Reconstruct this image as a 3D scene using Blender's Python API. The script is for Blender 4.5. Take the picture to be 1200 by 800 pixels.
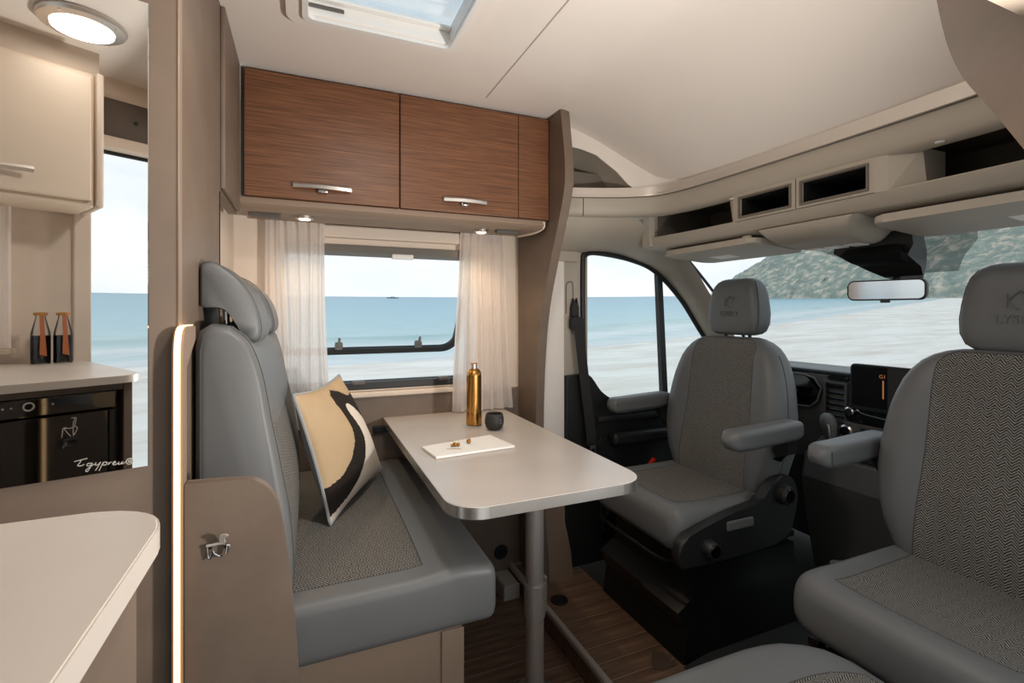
import bpy, bmesh, math, random
from mathutils import Vector, Matrix
random.seed(7)
PI = math.pi
scn = bpy.context.scene
for o in list(bpy.data.objects):
    bpy.data.objects.remove(o)

# ------------------------------------------------------------------ camera
CAM_Z = 1.255
YAW = math.radians(23.1)
cam_d = bpy.data.cameras.new('camera')
cam = bpy.data.objects.new('camera', cam_d)
scn.collection.objects.link(cam)
cam.location = (0, 0, CAM_Z)
cam.rotation_euler = (PI / 2, 0, -YAW)
cam_d.sensor_fit = 'HORIZONTAL'
cam_d.sensor_width = 36.0
cam_d.lens = 36.0 * 570.0 / 1200.0
cam_d.shift_y = -34.0 / 1200.0
cam_d.clip_start = 0.01
cam_d.clip_end = 6000
scn.camera = cam

# ------------------------------------------------------------------ view and world
vs = scn.view_settings
vs.view_transform = 'Standard'
vs.look = 'None'
vs.gamma = 1.0
vs.use_curve_mapping = False
vs.exposure = 0.6
scn.cycles.use_denoising = True
scn.cycles.max_bounces = 10
scn.cycles.diffuse_bounces = 6
scn.cycles.glossy_bounces = 5
scn.cycles.transparent_max_bounces = 16
scn.cycles.sample_clamp_indirect = 6.0
scn.cycles.caustics_reflective = False
scn.cycles.caustics_refractive = False

world = bpy.data.worlds.new('sky')
scn.world = world
world.use_nodes = True
wn, wl = world.node_tree.nodes, world.node_tree.links
wn.clear()
w_out = wn.new('ShaderNodeOutputWorld')
w_bg = wn.new('ShaderNodeBackground')
w_bg.inputs['Strength'].default_value = 0.80
w_tc = wn.new('ShaderNodeTexCoord')
w_sep = wn.new('ShaderNodeSeparateXYZ')
w_ramp = wn.new('ShaderNodeValToRGB')
w_ramp.color_ramp.elements[0].position = 0.0
w_ramp.color_ramp.elements[0].color = (0.84, 0.89, 0.93, 1)
w_ramp.color_ramp.elements[1].position = 0.75
w_ramp.color_ramp.elements[1].color = (0.46, 0.65, 0.81, 1)
e = w_ramp.color_ramp.elements.new(0.25)
e.color = (0.74, 0.84, 0.91, 1)
w_noise = wn.new('ShaderNodeTexNoise')
w_noise.inputs['Scale'].default_value = 3.2
w_noise.inputs['Detail'].default_value = 6
w_noise.inputs['Roughness'].default_value = 0.55
w_map = wn.new('ShaderNodeMapping')
w_map.inputs['Scale'].default_value = (1, 1, 2.2)
w_cr = wn.new('ShaderNodeValToRGB')
w_cr.color_ramp.elements[0].position = 0.42
w_cr.color_ramp.elements[1].position = 0.66
w_mix = wn.new('ShaderNodeMixRGB')
w_mix.inputs[2].default_value = (0.97, 0.97, 0.97, 1)
wl.new(w_tc.outputs['Generated'], w_sep.inputs[0])
wl.new(w_sep.outputs['Z'], w_ramp.inputs[0])
wl.new(w_tc.outputs['Generated'], w_map.inputs[0])
wl.new(w_map.outputs[0], w_noise.inputs['Vector'])
wl.new(w_noise.outputs['Fac'], w_cr.inputs[0])
wl.new(w_cr.outputs[0], w_mix.inputs[0])
wl.new(w_ramp.outputs[0], w_mix.inputs[1])
wl.new(w_mix.outputs[0], w_bg.inputs['Color'])
wl.new(w_bg.outputs[0], w_out.inputs[0])

# ------------------------------------------------------------------ helpers
def lin(c):
    return tuple((v / 255.0 / 12.92) if v / 255.0 <= 0.04045 else ((v / 255.0 + 0.055) / 1.055) ** 2.4 for v in c)

MATS = {}

def mat(name, col, rough=0.5, metal=0.0, var=0.0, vscale=4.0, stretch=(1, 1, 1), bump=0.0, bscale=200.0,
        spec=0.5, emit=None, estr=0.0, coat=0.0):
    m = bpy.data.materials.new(name)
    m.use_nodes = True
    nt = m.node_tree
    b = nt.nodes['Principled BSDF']
    c = lin(col)
    b.inputs['Base Color'].default_value = (*c, 1)
    b.inputs['Roughness'].default_value = rough
    b.inputs['Metallic'].default_value = metal
    b.inputs['Specular IOR Level'].default_value = spec
    if coat:
        b.inputs['Coat Weight'].default_value = coat
        b.inputs['Coat Roughness'].default_value = 0.08
    if emit:
        b.inputs['Emission Color'].default_value = (*lin(emit), 1)
        b.inputs['Emission Strength'].default_value = estr
    if var or bump:
        tc = nt.nodes.new('ShaderNodeTexCoord')
        mp = nt.nodes.new('ShaderNodeMapping')
        mp.inputs['Scale'].default_value = stretch
        nt.links.new(tc.outputs['Object'], mp.inputs[0])
    if var:
        n = nt.nodes.new('ShaderNodeTexNoise')
        n.inputs['Scale'].default_value = vscale
        n.inputs['Detail'].default_value = 5
        r = nt.nodes.new('ShaderNodeValToRGB')
        r.color_ramp.elements[0].position = 0.3
        r.color_ramp.elements[1].position = 0.7
        r.color_ramp.elements[0].color = (*[v * (1 - var) for v in c], 1)
        r.color_ramp.elements[1].color = (*[min(1, v * (1 + var)) for v in c], 1)
        nt.links.new(mp.outputs[0], n.inputs['Vector'])
        nt.links.new(n.outputs['Fac'], r.inputs[0])
        nt.links.new(r.outputs[0], b.inputs['Base Color'])
    if bump:
        n2 = nt.nodes.new('ShaderNodeTexNoise')
        n2.inputs['Scale'].default_value = bscale
        n2.inputs['Detail'].default_value = 2
        bp = nt.nodes.new('ShaderNodeBump')
        bp.inputs['Strength'].default_value = bump
        bp.inputs['Distance'].default_value = 0.002
        nt.links.new(mp.outputs[0], n2.inputs['Vector'])
        nt.links.new(n2.outputs['Fac'], bp.inputs['Height'])
        nt.links.new(bp.outputs[0], b.inputs['Normal'])
    MATS[name] = m
    return m

def wood_mat(name, dark, mid, light, axis_scale, rough=0.45, fine=1.0, bump=0.08):
    m = bpy.data.materials.new(name)
    m.use_nodes = True
    nt = m.node_tree
    b = nt.nodes['Principled BSDF']
    b.inputs['Roughness'].default_value = rough
    tc = nt.nodes.new('ShaderNodeTexCoord')
    mp = nt.nodes.new('ShaderNodeMapping')
    mp.inputs['Scale'].default_value = axis_scale
    nt.links.new(tc.outputs['Object'], mp.inputs[0])
    n = nt.nodes.new('ShaderNodeTexNoise')
    n.inputs['Scale'].default_value = fine
    n.inputs['Detail'].default_value = 8
    n.inputs['Roughness'].default_value = 0.65
    nt.links.new(mp.outputs[0], n.inputs['Vector'])
    r = nt.nodes.new('ShaderNodeValToRGB')
    r.color_ramp.elements[0].position = 0.30
    r.color_ramp.elements[0].color = (*lin(dark), 1)
    r.color_ramp.elements[1].position = 0.72
    r.color_ramp.elements[1].color = (*lin(light), 1)
    e = r.color_ramp.elements.new(0.5)
    e.color = (*lin(mid), 1)
    nt.links.new(n.outputs['Fac'], r.inputs[0])
    nt.links.new(r.outputs[0], b.inputs['Base Color'])
    bp = nt.nodes.new('ShaderNodeBump')
    bp.inputs['Strength'].default_value = bump
    bp.inputs['Distance'].default_value = 0.002
    nt.links.new(n.outputs['Fac'], bp.inputs['Height'])
    nt.links.new(bp.outputs[0], b.inputs['Normal'])
    MATS[name] = m
    return m

def herringbone_mat(name, dark, light, col_w=0.011, period=0.0055):
    """woven zigzag: v + pingpong(u) gives the zigzag rows; UVs are in metres"""
    m = bpy.data.materials.new(name)
    m.use_nodes = True
    nt = m.node_tree
    b = nt.nodes['Principled BSDF']
    b.inputs['Roughness'].default_value = 0.9
    b.inputs['Specular IOR Level'].default_value = 0.2
    uv = nt.nodes.new('ShaderNodeUVMap')
    sp = nt.nodes.new('ShaderNodeSeparateXYZ')
    nt.links.new(uv.outputs[0], sp.inputs[0])
    nz = nt.nodes.new('ShaderNodeTexNoise')
    nz.inputs['Scale'].default_value = 120
    nt.links.new(uv.outputs[0], nz.inputs['Vector'])
    def M(op, a, bb=None):
        x = nt.nodes.new('ShaderNodeMath')
        x.operation = op
        for i, v in enumerate((a, bb)):
            if v is None:
                continue
            if isinstance(v, (int, float)):
                x.inputs[i].default_value = v
            else:
                nt.links.new(v, x.inputs[i])
        return x.outputs[0]
    pp = M('PINGPONG', sp.outputs[0], col_w)
    s = M('ADD', sp.outputs[1], pp)
    s = M('ADD', s, M('MULTIPLY', nz.outputs['Fac'], 0.006))
    w = M('SINE', M('MULTIPLY', s, 2 * PI / period))
    f = M('ADD', M('MULTIPLY', w, 0.5), 0.5)
    r = nt.nodes.new('ShaderNodeValToRGB')
    r.color_ramp.elements[0].position = 0.25
    r.color_ramp.elements[0].color = (*lin(dark), 1)
    r.color_ramp.elements[1].position = 0.75
    r.color_ramp.elements[1].color = (*lin(light), 1)
    nt.links.new(f, r.inputs[0])
    nt.links.new(r.outputs[0], b.inputs['Base Color'])
    bp = nt.nodes.new('ShaderNodeBump')
    bp.inputs['Strength'].default_value = 0.5
    bp.inputs['Distance'].default_value = 0.001
    nt.links.new(f, bp.inputs['Height'])
    nt.links.new(bp.outputs[0], b.inputs['Normal'])
    MATS[name] = m
    return m

def glass_mat(name, tint=(1, 1, 1), refl=0.06, rough=0.0):
    m = bpy.data.materials.new(name)
    m.use_nodes = True
    nt = m.node_tree
    nt.nodes.clear()
    out = nt.nodes.new('ShaderNodeOutputMaterial')
    tr = nt.nodes.new('ShaderNodeBsdfTransparent')
    tr.inputs[0].default_value = (*tint, 1)
    gl = nt.nodes.new('ShaderNodeBsdfGlossy')
    gl.inputs['Roughness'].default_value = rough
    fr = nt.nodes.new('ShaderNodeFresnel')
    fr.inputs[0].default_value = 1.3
    mx = nt.nodes.new('ShaderNodeMixShader')
    mu = nt.nodes.new('ShaderNodeMath')
    mu.operation = 'MULTIPLY'
    mu.inputs[1].default_value = refl * 16
    nt.links.new(fr.outputs[0], mu.inputs[0])
    nt.links.new(mu.outputs[0], mx.inputs[0])
    nt.links.new(tr.outputs[0], mx.inputs[1])
    nt.links.new(gl.outputs[0], mx.inputs[2])
    nt.links.new(mx.outputs[0], out.inputs[0])
    MATS[name] = m
    return m

def link(o):
    scn.collection.objects.link(o)
    return o

def tag(o, label=None, cat=None, group=None, kind=None):
    if label: o['label'] = label
    if cat: o['category'] = cat
    if group: o['group'] = group
    if kind: o['kind'] = kind
    return o

def thing(name, label, cat, loc=(0, 0, 0), group=None, kind=None):
    o = link(bpy.data.objects.new(name, None))
    o.empty_display_size = 0.05
    o.location = loc
    return tag(o, label, cat, group, kind)

def wloc(o):
    v = Vector((0, 0, 0))
    while o is not None:
        v = v + o.location
        o = o.parent
    return v

def obj(name, bm, m, parent=None, smooth=True, angle=35, mats=None):
    """bm holds world coordinates; parents only carry a location"""
    me = bpy.data.meshes.new(name)
    bmesh.ops.recalc_face_normals(bm, faces=bm.faces)
    bm.to_mesh(me)
    bm.free()
    for mm in (mats or [m]):
        me.materials.append(MATS[mm])
    if smooth:
        ar = [p.area for p in me.polygons]
        med = sorted(ar)[len(ar) // 2]
        few = len(ar) < 400     # large flat faces of bevelled solids stay flat so their shading is not bent
        me.polygons.foreach_set('use_smooth', [True] * len(ar))
        me.set_sharp_from_angle(angle=math.radians(angle))
        if few:
            for p_, a_ in zip(me.polygons, ar):
                if a_ > 6 * med:
                    p_.use_smooth = False
    o = link(bpy.data.objects.new(name, me))
    if parent is not None:
        o.parent = parent
        o.location = -wloc(parent)
    return o

def struct(name, bm, m, **k):
    o = obj(name, bm, m, **k)
    o['kind'] = 'structure'
    return o

def newbm():
    return bmesh.new()

def box(lo, hi, bev=0.0, seg=2, bm=None):
    bm = bm or bmesh.new()
    x0, y0, z0 = lo
    x1, y1, z1 = hi
    vs_ = [bm.verts.new(p) for p in ((x0, y0, z0), (x1, y0, z0), (x1, y1, z0), (x0, y1, z0),
                                     (x0, y0, z1), (x1, y0, z1), (x1, y1, z1), (x0, y1, z1))]
    fs = [bm.faces.new([vs_[i] for i in f]) for f in ((0, 3, 2, 1), (4, 5, 6, 7), (0, 1, 5, 4), (1, 2, 6, 5), (2, 3, 7, 6), (3, 0, 4, 7))]
    if bev > 0:
        es = set()
        for f in fs:
            es.update(f.edges)
        bmesh.ops.bevel(bm, geom=list(es), offset=bev, segments=seg, affect='EDGES', profile=0.5)
    return bm

def prism(pts, axis, a0, a1, bev=0.0, seg=2, bm=None):
    """polygon pts in the plane normal to axis ('x': (y,z), 'y': (x,z), 'z': (x,y)), extruded a0..a1"""
    bm = bm or bmesh.new()
    def P(p, a):
        return {'x': (a, p[0], p[1]), 'y': (p[0], a, p[1]), 'z': (p[0], p[1], a)}[axis]
    A = [bm.verts.new(P(p, a0)) for p in pts]
    B = [bm.verts.new(P(p, a1)) for p in pts]
    f0 = bm.faces.new(A)
    f1 = bm.faces.new(B[::-1])
    n = len(pts)
    for i in range(n):
        bm.faces.new((A[i], A[(i + 1) % n], B[(i + 1) % n], B[i]))
    if bev > 0:
        es = set(f0.edges) | set(f1.edges)
        bmesh.ops.bevel(bm, geom=list(es), offset=bev, segments=seg, affect='EDGES', profile=0.5)
    return bm

def tube(pts, r, n=10, closed=False, bm=None, radii=None):
    bm = bm or bmesh.new()
    P = [Vector(p) for p in pts]
    N = len(P)
    rings = []
    up = None
    for i in range(N):
        a = P[(i - 1) % N] if (closed or i > 0) else P[0]
        c = P[(i + 1) % N] if (closed or i < N - 1) else P[-1]
        t = (c - a).normalized()
        if up is None:
            up = Vector((0, 0, 1)) if abs(t.z) < 0.9 else Vector((1, 0, 0))
        u = (up - t * up.dot(t)).normalized()
        up = u
        v = t.cross(u)
        rr = radii[i] if radii else r
        rings.append([bm.verts.new(P[i] + (u * math.cos(2 * PI * k / n) + v * math.sin(2 * PI * k / n)) * rr) for k in range(n)])
    for i in range(N if closed else N - 1):
        A, B = rings[i], rings[(i + 1) % N]
        for k in range(n):
            bm.faces.new((A[k], A[(k + 1) % n], B[(k + 1) % n], B[k]))
    if not closed:
        bm.faces.new(rings[0][::-1])
        bm.faces.new(rings[-1])
    return bm

def lathe(prof, c, n=32, bm=None, axis='z'):
    bm = bm or bmesh.new()
    rings = []
    def P(r, h, a):
        if axis == 'z': return (c[0] + r * math.cos(a), c[1] + r * math.sin(a), c[2] + h)
        if axis == 'x': return (c[0] + h, c[1] + r * math.cos(a), c[2] + r * math.sin(a))
        return (c[0] + r * math.cos(a), c[1] + h, c[2] + r * math.sin(a))
    for r, h in prof:
        if r < 1e-6:
            rings.append([bm.verts.new(P(0, h, 0))])
        else:
            rings.append([bm.verts.new(P(r, h, 2 * PI * k / n)) for k in range(n)])
    for A, B in zip(rings[:-1], rings[1:]):
        for k in range(n):
            k2 = (k + 1) % n
            if len(A) == 1 and len(B) == 1: continue
            if len(A) == 1: bm.faces.new((A[0], B[k], B[k2]))
            elif len(B) == 1: bm.faces.new((A[k], A[k2], B[0]))
            else: bm.faces.new((A[k], A[k2], B[k2], B[k]))
    return bm

def grid(rows, bm=None, thick=0.0, tvec=None, close=False):
    """surface through rows of points; thick gives it a back side along tvec"""
    bm = bm or bmesh.new()
    V = [[bm.verts.new(p) for p in r] for r in rows]
    for A, B in zip(V[:-1], V[1:]):
        n = len(A)
        for k in range(n if close else n - 1):
            bm.faces.new((A[k], A[(k + 1) % n], B[(k + 1) % n], B[k]))
    if thick:
        t = Vector(tvec) * thick
        W = [[bm.verts.new(v.co + t) for v in r] for r in V]
        for A, B in zip(W[:-1], W[1:]):
            for k in range(len(A) - 1):
                bm.faces.new((A[k], B[k], B[k + 1], A[k + 1]))
        edge = V[0] + [r[-1] for r in V[1:]] + V[-1][-2::-1] + [r[0] for r in V[-2:0:-1]]
        edgeW = W[0] + [r[-1] for r in W[1:]] + W[-1][-2::-1] + [r[0] for r in W[-2:0:-1]]
        n = len(edge)
        for i in range(n):
            bm.faces.new((edge[i], edgeW[i], edgeW[(i + 1) % n], edge[(i + 1) % n]))
    return bm

def loft(rings, bm=None, caps=True):
    bm = bm or bmesh.new()
    V = [[bm.verts.new(p) for p in r] for r in rings]
    n = len(V[0])
    for A, B in zip(V[:-1], V[1:]):
        for k in range(n):
            bm.faces.new((A[k], A[(k + 1) % n], B[(k + 1) % n], B[k]))
    if caps:
        bm.faces.new(V[0][::-1])
        bm.faces.new(V[-1])
    return bm

def rr_ring(a, b, r, nt=16, ns=4, nc=5, uin=None):
    """rounded rectangle, half sizes a (u) and b (v); first nt segments are the top edge from +u to -u"""
    r = min(r, a * 0.98, b * 0.98)
    pts = []
    def arc(cu, cv, a0):
        for i in range(1, nc):
            t = a0 + (PI / 2) * i / nc
            pts.append((cu + r * math.cos(t), cv + r * math.sin(t)))
    w = a - r
    if uin is None:
        for i in range(nt + 1): pts.append((w * (1 - 2 * i / nt), b))
    else:
        q = min(uin, w * 0.97)
        for i in range(2): pts.append((w + (q - w) * i / 2, b))
        for i in range(nt - 3): pts.append((q * (1 - 2 * i / (nt - 4)), b))
        for i in range(1, 3): pts.append((-q + (q - w) * i / 2, b))
    arc(-(a - r), b - r, PI / 2)
    for i in range(ns + 1): pts.append((-a, (b - r) * (1 - 2 * i / ns)))
    arc(-(a - r), -(b - r), PI)
    for i in range(nt + 1): pts.append(((a - r) * (-1 + 2 * i / nt), -b))
    arc(a - r, -(b - r), 1.5 * PI)
    for i in range(ns + 1): pts.append((a, (b - r) * (-1 + 2 * i / ns)))
    arc(a - r, b - r, 0)
    return pts

def pad(secs, mapf, crown=None, nt=16, insert=None, uin=None):
    """upholstered pad: secs = [(s, a, b, c, r)] sections, mapf(s,u,v)->xyz; top edge (v=+b) is the visible face.
    insert=(i0,i1,j0,j1): the faces of that patch come back as a second bmesh with UVs in metres, plus its border"""
    rings, flat = [], []
    for i, (s, a, b, c, r) in enumerate(secs):
        ring = rr_ring(a, b, r, nt=nt, uin=uin(s) if uin else None)
        row = []
        for j, (u, v) in enumerate(ring):
            vv = v + c
            if crown and v > 0:
                vv += crown(u, s, i) * min(1.0, v / b)
            row.append(mapf(s, u, vv))
        rings.append(row)
        flat.append([(u, s) for u, v in ring])
    n = len(rings[0])
    bm = bmesh.new()
    ib = bmesh.new()
    V = [[bm.verts.new(p) for p in r] for r in rings]
    border = []
    for i in range(len(V) - 1):
        for k in range(n):
            if insert and insert[0] <= i < insert[1] and insert[2] <= k < insert[3]:
                continue
            bm.faces.new((V[i][k], V[i][(k + 1) % n], V[i + 1][(k + 1) % n], V[i + 1][k]))
    bm.faces.new(V[0][::-1])
    bm.faces.new(V[-1])
    if not insert:
        return bm
    i0, i1, j0, j1 = insert
    uvl = ib.loops.layers.uv.new('UVMap')
    W = {}
    for i in range(i0, i1 + 1):
        for j in range(j0, j1 + 1):
            W[i, j] = ib.verts.new(rings[i][j])
    for i in range(i0, i1):
        for j in range(j0, j1):
            ks = ((i, j), (i, j + 1), (i + 1, j + 1), (i + 1, j))
            f = ib.faces.new([W[k] for k in ks])
            for lp, k in zip(f.loops, ks):
                lp[uvl].uv = flat[k[0]][k[1]]
    border = [rings[i0][j] for j in range(j0, j1 + 1)] + [rings[i][j1] for i in range(i0 + 1, i1 + 1)] + \
             [rings[i1][j] for j in range(j1 - 1, j0 - 1, -1)] + [rings[i][j0] for i in range(i1 - 1, i0, -1)]
    return bm, ib, border

def endcap(s0, s1, a, b, c, r, n=5, rad=None, k=0.0):
    """sections from a rounded closed end at s0 to the full section at s1"""
    out = []
    for i in range(n):
        t = (PI / 2) * (i + 0.35) / (n - 0.65 + 0.0) if n > 1 else PI / 2
        t = min(t, PI / 2)
        f = math.sin(t)
        d = (s1 - s0) * (1 - math.cos(t))
        q = abs(s1 - s0) * (1 - f)
        out.append((s0 + d, a - q, b - q, c, r))
    return out

def curve_pts(ctrl, n=8):
    """Catmull-Rom through control points"""
    P = [Vector(p) for p in ctrl]
    out = []
    for i in range(len(P) - 1):
        p0 = P[i - 1] if i > 0 else P[i] * 2 - P[i + 1]
        p1, p2 = P[i], P[i + 1]
        p3 = P[i + 2] if i + 2 < len(P) else P[i + 1] * 2 - P[i]
        for k in range(n):
            t = k / n
            out.append(0.5 * ((2 * p1) + (p2 - p0) * t + (2 * p0 - 5 * p1 + 4 * p2 - p3) * t * t + (3 * p1 - p0 - 3 * p2 + p3) * t ** 3))
    out.append(P[-1])
    return out

def tree_copy(root, dloc, label=None, group=None):
    r = root.copy()
    link(r)
    r.location = root.location + Vector(dloc)
    if label: r['label'] = label
    if group: r['group'] = group
    for ch in list(root.children):
        c = ch.copy()
        link(c)
        c.parent = r
        for g in ch.children:
            d = g.copy()
            link(d)
            d.parent = c
    return r

def text_mesh(body, size, depth, origin, ux, uy, name, m, parent=None):
    """lettering as a mesh lying on the plane with axes ux, uy"""
    cu = bpy.data.curves.new(name, 'FONT')
    cu.body = body
    cu.size = size
    cu.extrude = depth
    cu.align_x = 'CENTER'
    cu.resolution_u = 3
    t = bpy.data.objects.new(name, cu)
    link(t)
    dg = bpy.context.evaluated_depsgraph_get()
    me = bpy.data.meshes.new_from_object(t.evaluated_get(dg))
    bpy.data.objects.remove(t)
    ux, uy = Vector(ux), Vector(uy)
    uz = ux.cross(uy)
    for v in me.vertices:
        v.co = Vector(origin) + ux * v.co.x + uy * v.co.y + uz * v.co.z
    me.materials.clear()
    me.materials.append(MATS[m])
    o = link(bpy.data.objects.new(name, me))
    if parent is not None:
        o.parent = parent
        o.location = -wloc(parent)
    return o

# ------------------------------------------------------------------ materials
mat('ceiling_lining', (236, 227, 218), 0.7, var=0.02, vscale=3, bump=0.05, bscale=300)
mat('cream_wall', (222, 206, 190), 0.6, var=0.03, vscale=5, bump=0.05, bscale=250)
mat('taupe_panel', (116, 100, 87), 0.5, var=0.10, vscale=9, bump=0.12, bscale=60, spec=0.4)
mat('taupe_edge', (144, 124, 107), 0.45)
mat('taupe_dark', (90, 76, 65), 0.5, var=0.08, vscale=9)
mat('cab_plastic', (178, 168, 154), 0.55, bump=0.06, bscale=500)
mat('cab_plastic_dark', (112, 103, 93), 0.65)
mat('black_plastic', (26, 26, 26), 0.5, bump=0.08, bscale=600)
mat('dash_grey', (80, 78, 75), 0.5, bump=0.08, bscale=600)
mat('black_metal', (14, 14, 14), 0.35, spec=0.5)
mat('black_gloss', (7, 6, 6), 0.05, spec=0.9)
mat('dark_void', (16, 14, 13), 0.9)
mat('grey_leather', (101, 102, 102), 0.48, var=0.03, vscale=6, bump=0.10, bscale=420, spec=0.45)
mat('grey_leather_dark', (96, 95, 92), 0.48, bump=0.10, bscale=420)
mat('stitch', (70, 69, 67), 0.7)
herringbone_mat('herringbone', (42, 41, 39), (138, 135, 129), 0.0130, 0.0070)
herringbone_mat('weave', (84, 79, 73), (128, 122, 114), 0.006, 0.004)
wood_mat('walnut', (70, 42, 25), (110, 70, 44), (140, 95, 62), (3.0, 60, 150), 0.42, 1.6)
wood_mat('plank_wood', (74, 55, 43), (114, 89, 72), (142, 115, 94), (2.2, 26, 26), 0.42, 1.6)
mat('plank_joint', (186, 162, 140), 0.6)
mat('table_laminate', (190, 182, 175), 0.30, var=0.05, vscale=7, bump=0.03, bscale=150, spec=0.5)
mat('metal_edge', (222, 216, 210), 0.27, metal=0.92)
mat('brushed_metal', (214, 208, 202), 0.42, metal=1.0)
mat('rail_satin', (216, 207, 197), 0.34, metal=0.35)
mat('pole_metal', (208, 200, 192), 0.38, metal=0.55)
mat('chrome', (225, 225, 225), 0.10, metal=1.0)
mat('gold_metal', (198, 146, 80), 0.27, metal=1.0)
mat('mirror_glass', (244, 244, 242), 0.0, metal=1.0)
mat('rear_mirror_glass', (214, 216, 216), 0.12, metal=1.0)
mat('etched_silver', (205, 200, 192), 0.5, metal=0.4)
mat('worktop', (200, 190, 180), 0.35, var=0.05, vscale=8, bump=0.02, bscale=120)
mat('white_plastic', (236, 234, 230), 0.4)
mat('grey_plastic', (92, 88, 83), 0.5)
mat('cover_grey', (176, 170, 162), 0.5)
mat('window_grey', (116, 112, 106), 0.4)
mat('led_warm', (255, 226, 178), 0.4, emit=(255, 208, 148), estr=1.5)
mat('lamp_glow', (255, 244, 226), 0.4, emit=(255, 240, 216), estr=1.7)
mat('spot_glow', (255, 236, 205), 0.4, emit=(255, 214, 158), estr=14.0)
mat('pillow_beige', (190, 164, 130), 0.9, var=0.05, vscale=10, bump=0.2, bscale=500, spec=0.15)
mat('pillow_black', (44, 38, 34), 0.9, bump=0.2, bscale=500, spec=0.15)
mat('pillow_white', (226, 214, 200), 0.9, bump=0.2, bscale=500, spec=0.15)
mat('pillow_grey', (160, 162, 164), 0.9, bump=0.2, bscale=500, spec=0.15)
mat('ceramic_black', (44, 42, 40), 0.6, bump=0.1, bscale=300)
mat('paper_white', (240, 238, 234), 0.6)
mat('brass', (168, 118, 52), 0.3, metal=1.0)
mat('cork', (176, 122, 60), 0.8, var=0.2, vscale=80)
mat('orange_pasta', (168, 96, 54), 0.6)
mat('dark_oil', (22, 20, 19), 0.12)
mat('red_plastic', (190, 40, 24), 0.4)
mat('belt_web', (40, 38, 36), 0.8, bump=0.3, bscale=700)
mat('screen', (20, 19, 19), 0.12, spec=0.4)
mat('screen_mark', (210, 140, 90), 0.5, emit=(220, 140, 80), estr=0.15)
mat('screen_panel', (60, 57, 55), 0.2)
mat('label_white', (250, 248, 244), 0.6)
mat('rubber', (30, 30, 30), 0.75)
glass_mat('film_grey', (0.55, 0.55, 0.54), 0.01)
mat('cream_door', (226, 208, 188), 0.38, var=0.02, vscale=4)
glass_mat('pane', (0.97, 0.985, 0.985), 0.03)
glass_mat('windscreen', (0.985, 0.99, 0.99), 0.006)
glass_mat('clear_glass', (0.93, 0.93, 0.93), 0.06)

# sheer curtain: part translucent, part see-through
m = bpy.data.materials.new('sheer')
m.use_nodes = True
nt = m.node_tree
nt.nodes.clear()
so = nt.nodes.new('ShaderNodeOutputMaterial')
sd = nt.nodes.new('ShaderNodeBsdfDiffuse'); sd.inputs[0].default_value = (0.95, 0.90, 0.86, 1)
st = nt.nodes.new('ShaderNodeBsdfTranslucent'); st.inputs[0].default_value = (0.97, 0.93, 0.90, 1)
sx = nt.nodes.new('ShaderNodeBsdfTransparent')
m1 = nt.nodes.new('ShaderNodeMixShader'); m1.inputs[0].default_value = 0.6
m2 = nt.nodes.new('ShaderNodeMixShader'); m2.inputs[0].default_value = 0.12
nt.links.new(sd.outputs[0], m1.inputs[1]); nt.links.new(st.outputs[0], m1.inputs[2])
nt.links.new(m1.outputs[0], m2.inputs[1]); nt.links.new(sx.outputs[0], m2.inputs[2])
nt.links.new(m2.outputs[0], so.inputs[0])
MATS['sheer'] = m

def rrect(u0, u1, v0, v1, r, n=6):
    pts = []
    for (cu, cv, a0) in ((u1 - r, v1 - r, 0), (u0 + r, v1 - r, PI / 2), (u0 + r, v0 + r, PI), (u1 - r, v0 + r, 1.5 * PI)):
        for i in range(n + 1):
            t = a0 + PI / 2 * i / n
            pts.append((cu + r * math.cos(t), cv + r * math.sin(t)))
    return pts

def frame(outer, inner, axis, a0, a1, bm=None):
    """flat ring between two outlines with the same number of points, extruded a0..a1"""
    bm = bm or bmesh.new()
    def P(p, a):
        return {'x': (a, p[0], p[1]), 'y': (p[0], a, p[1]), 'z': (p[0], p[1], a)}[axis]
    O0 = [bm.verts.new(P(p, a0)) for p in outer]
    I0 = [bm.verts.new(P(p, a0)) for p in inner]
    O1 = [bm.verts.new(P(p, a1)) for p in outer]
    I1 = [bm.verts.new(P(p, a1)) for p in inner]
    n = len(outer)
    for i in range(n):
        j = (i + 1) % n
        bm.faces.new((O0[i], O0[j], I0[j], I0[i]))
        bm.faces.new((O1[i], I1[i], I1[j], O1[j]))
        bm.faces.new((O0[i], O1[i], O1[j], O0[j]))
        bm.faces.new((I0[i], I0[j], I1[j], I1[i]))
    return bm

def sq(u0, u1, v0, v1):
    return [(u1, v1), (u0, v1), (u0, v0), (u1, v0)]

# ================================================================== OUTSIDE: beach, sea, hill
def shore(X):
    """distance of the waterline from the vehicle's long axis"""
    t = X - 8.0
    return 13.0 + 0.205 * (t + math.sqrt(t * t + 60.0)) - 0.205 * (-8 + math.sqrt(64 + 60.0)) * 0.3

def ground_z(r):
    return -0.60 + 0.0316 * r

def node_math(nt, op, a, b=None, c=None):
    x = nt.nodes.new('ShaderNodeMath')
    x.operation = op
    for i, v in enumerate((a, b, c)):
        if v is None: continue
        if isinstance(v, (int, float)): x.inputs[i].default_value = v
        else: nt.links.new(v, x.inputs[i])
    return x.outputs[0]

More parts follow.
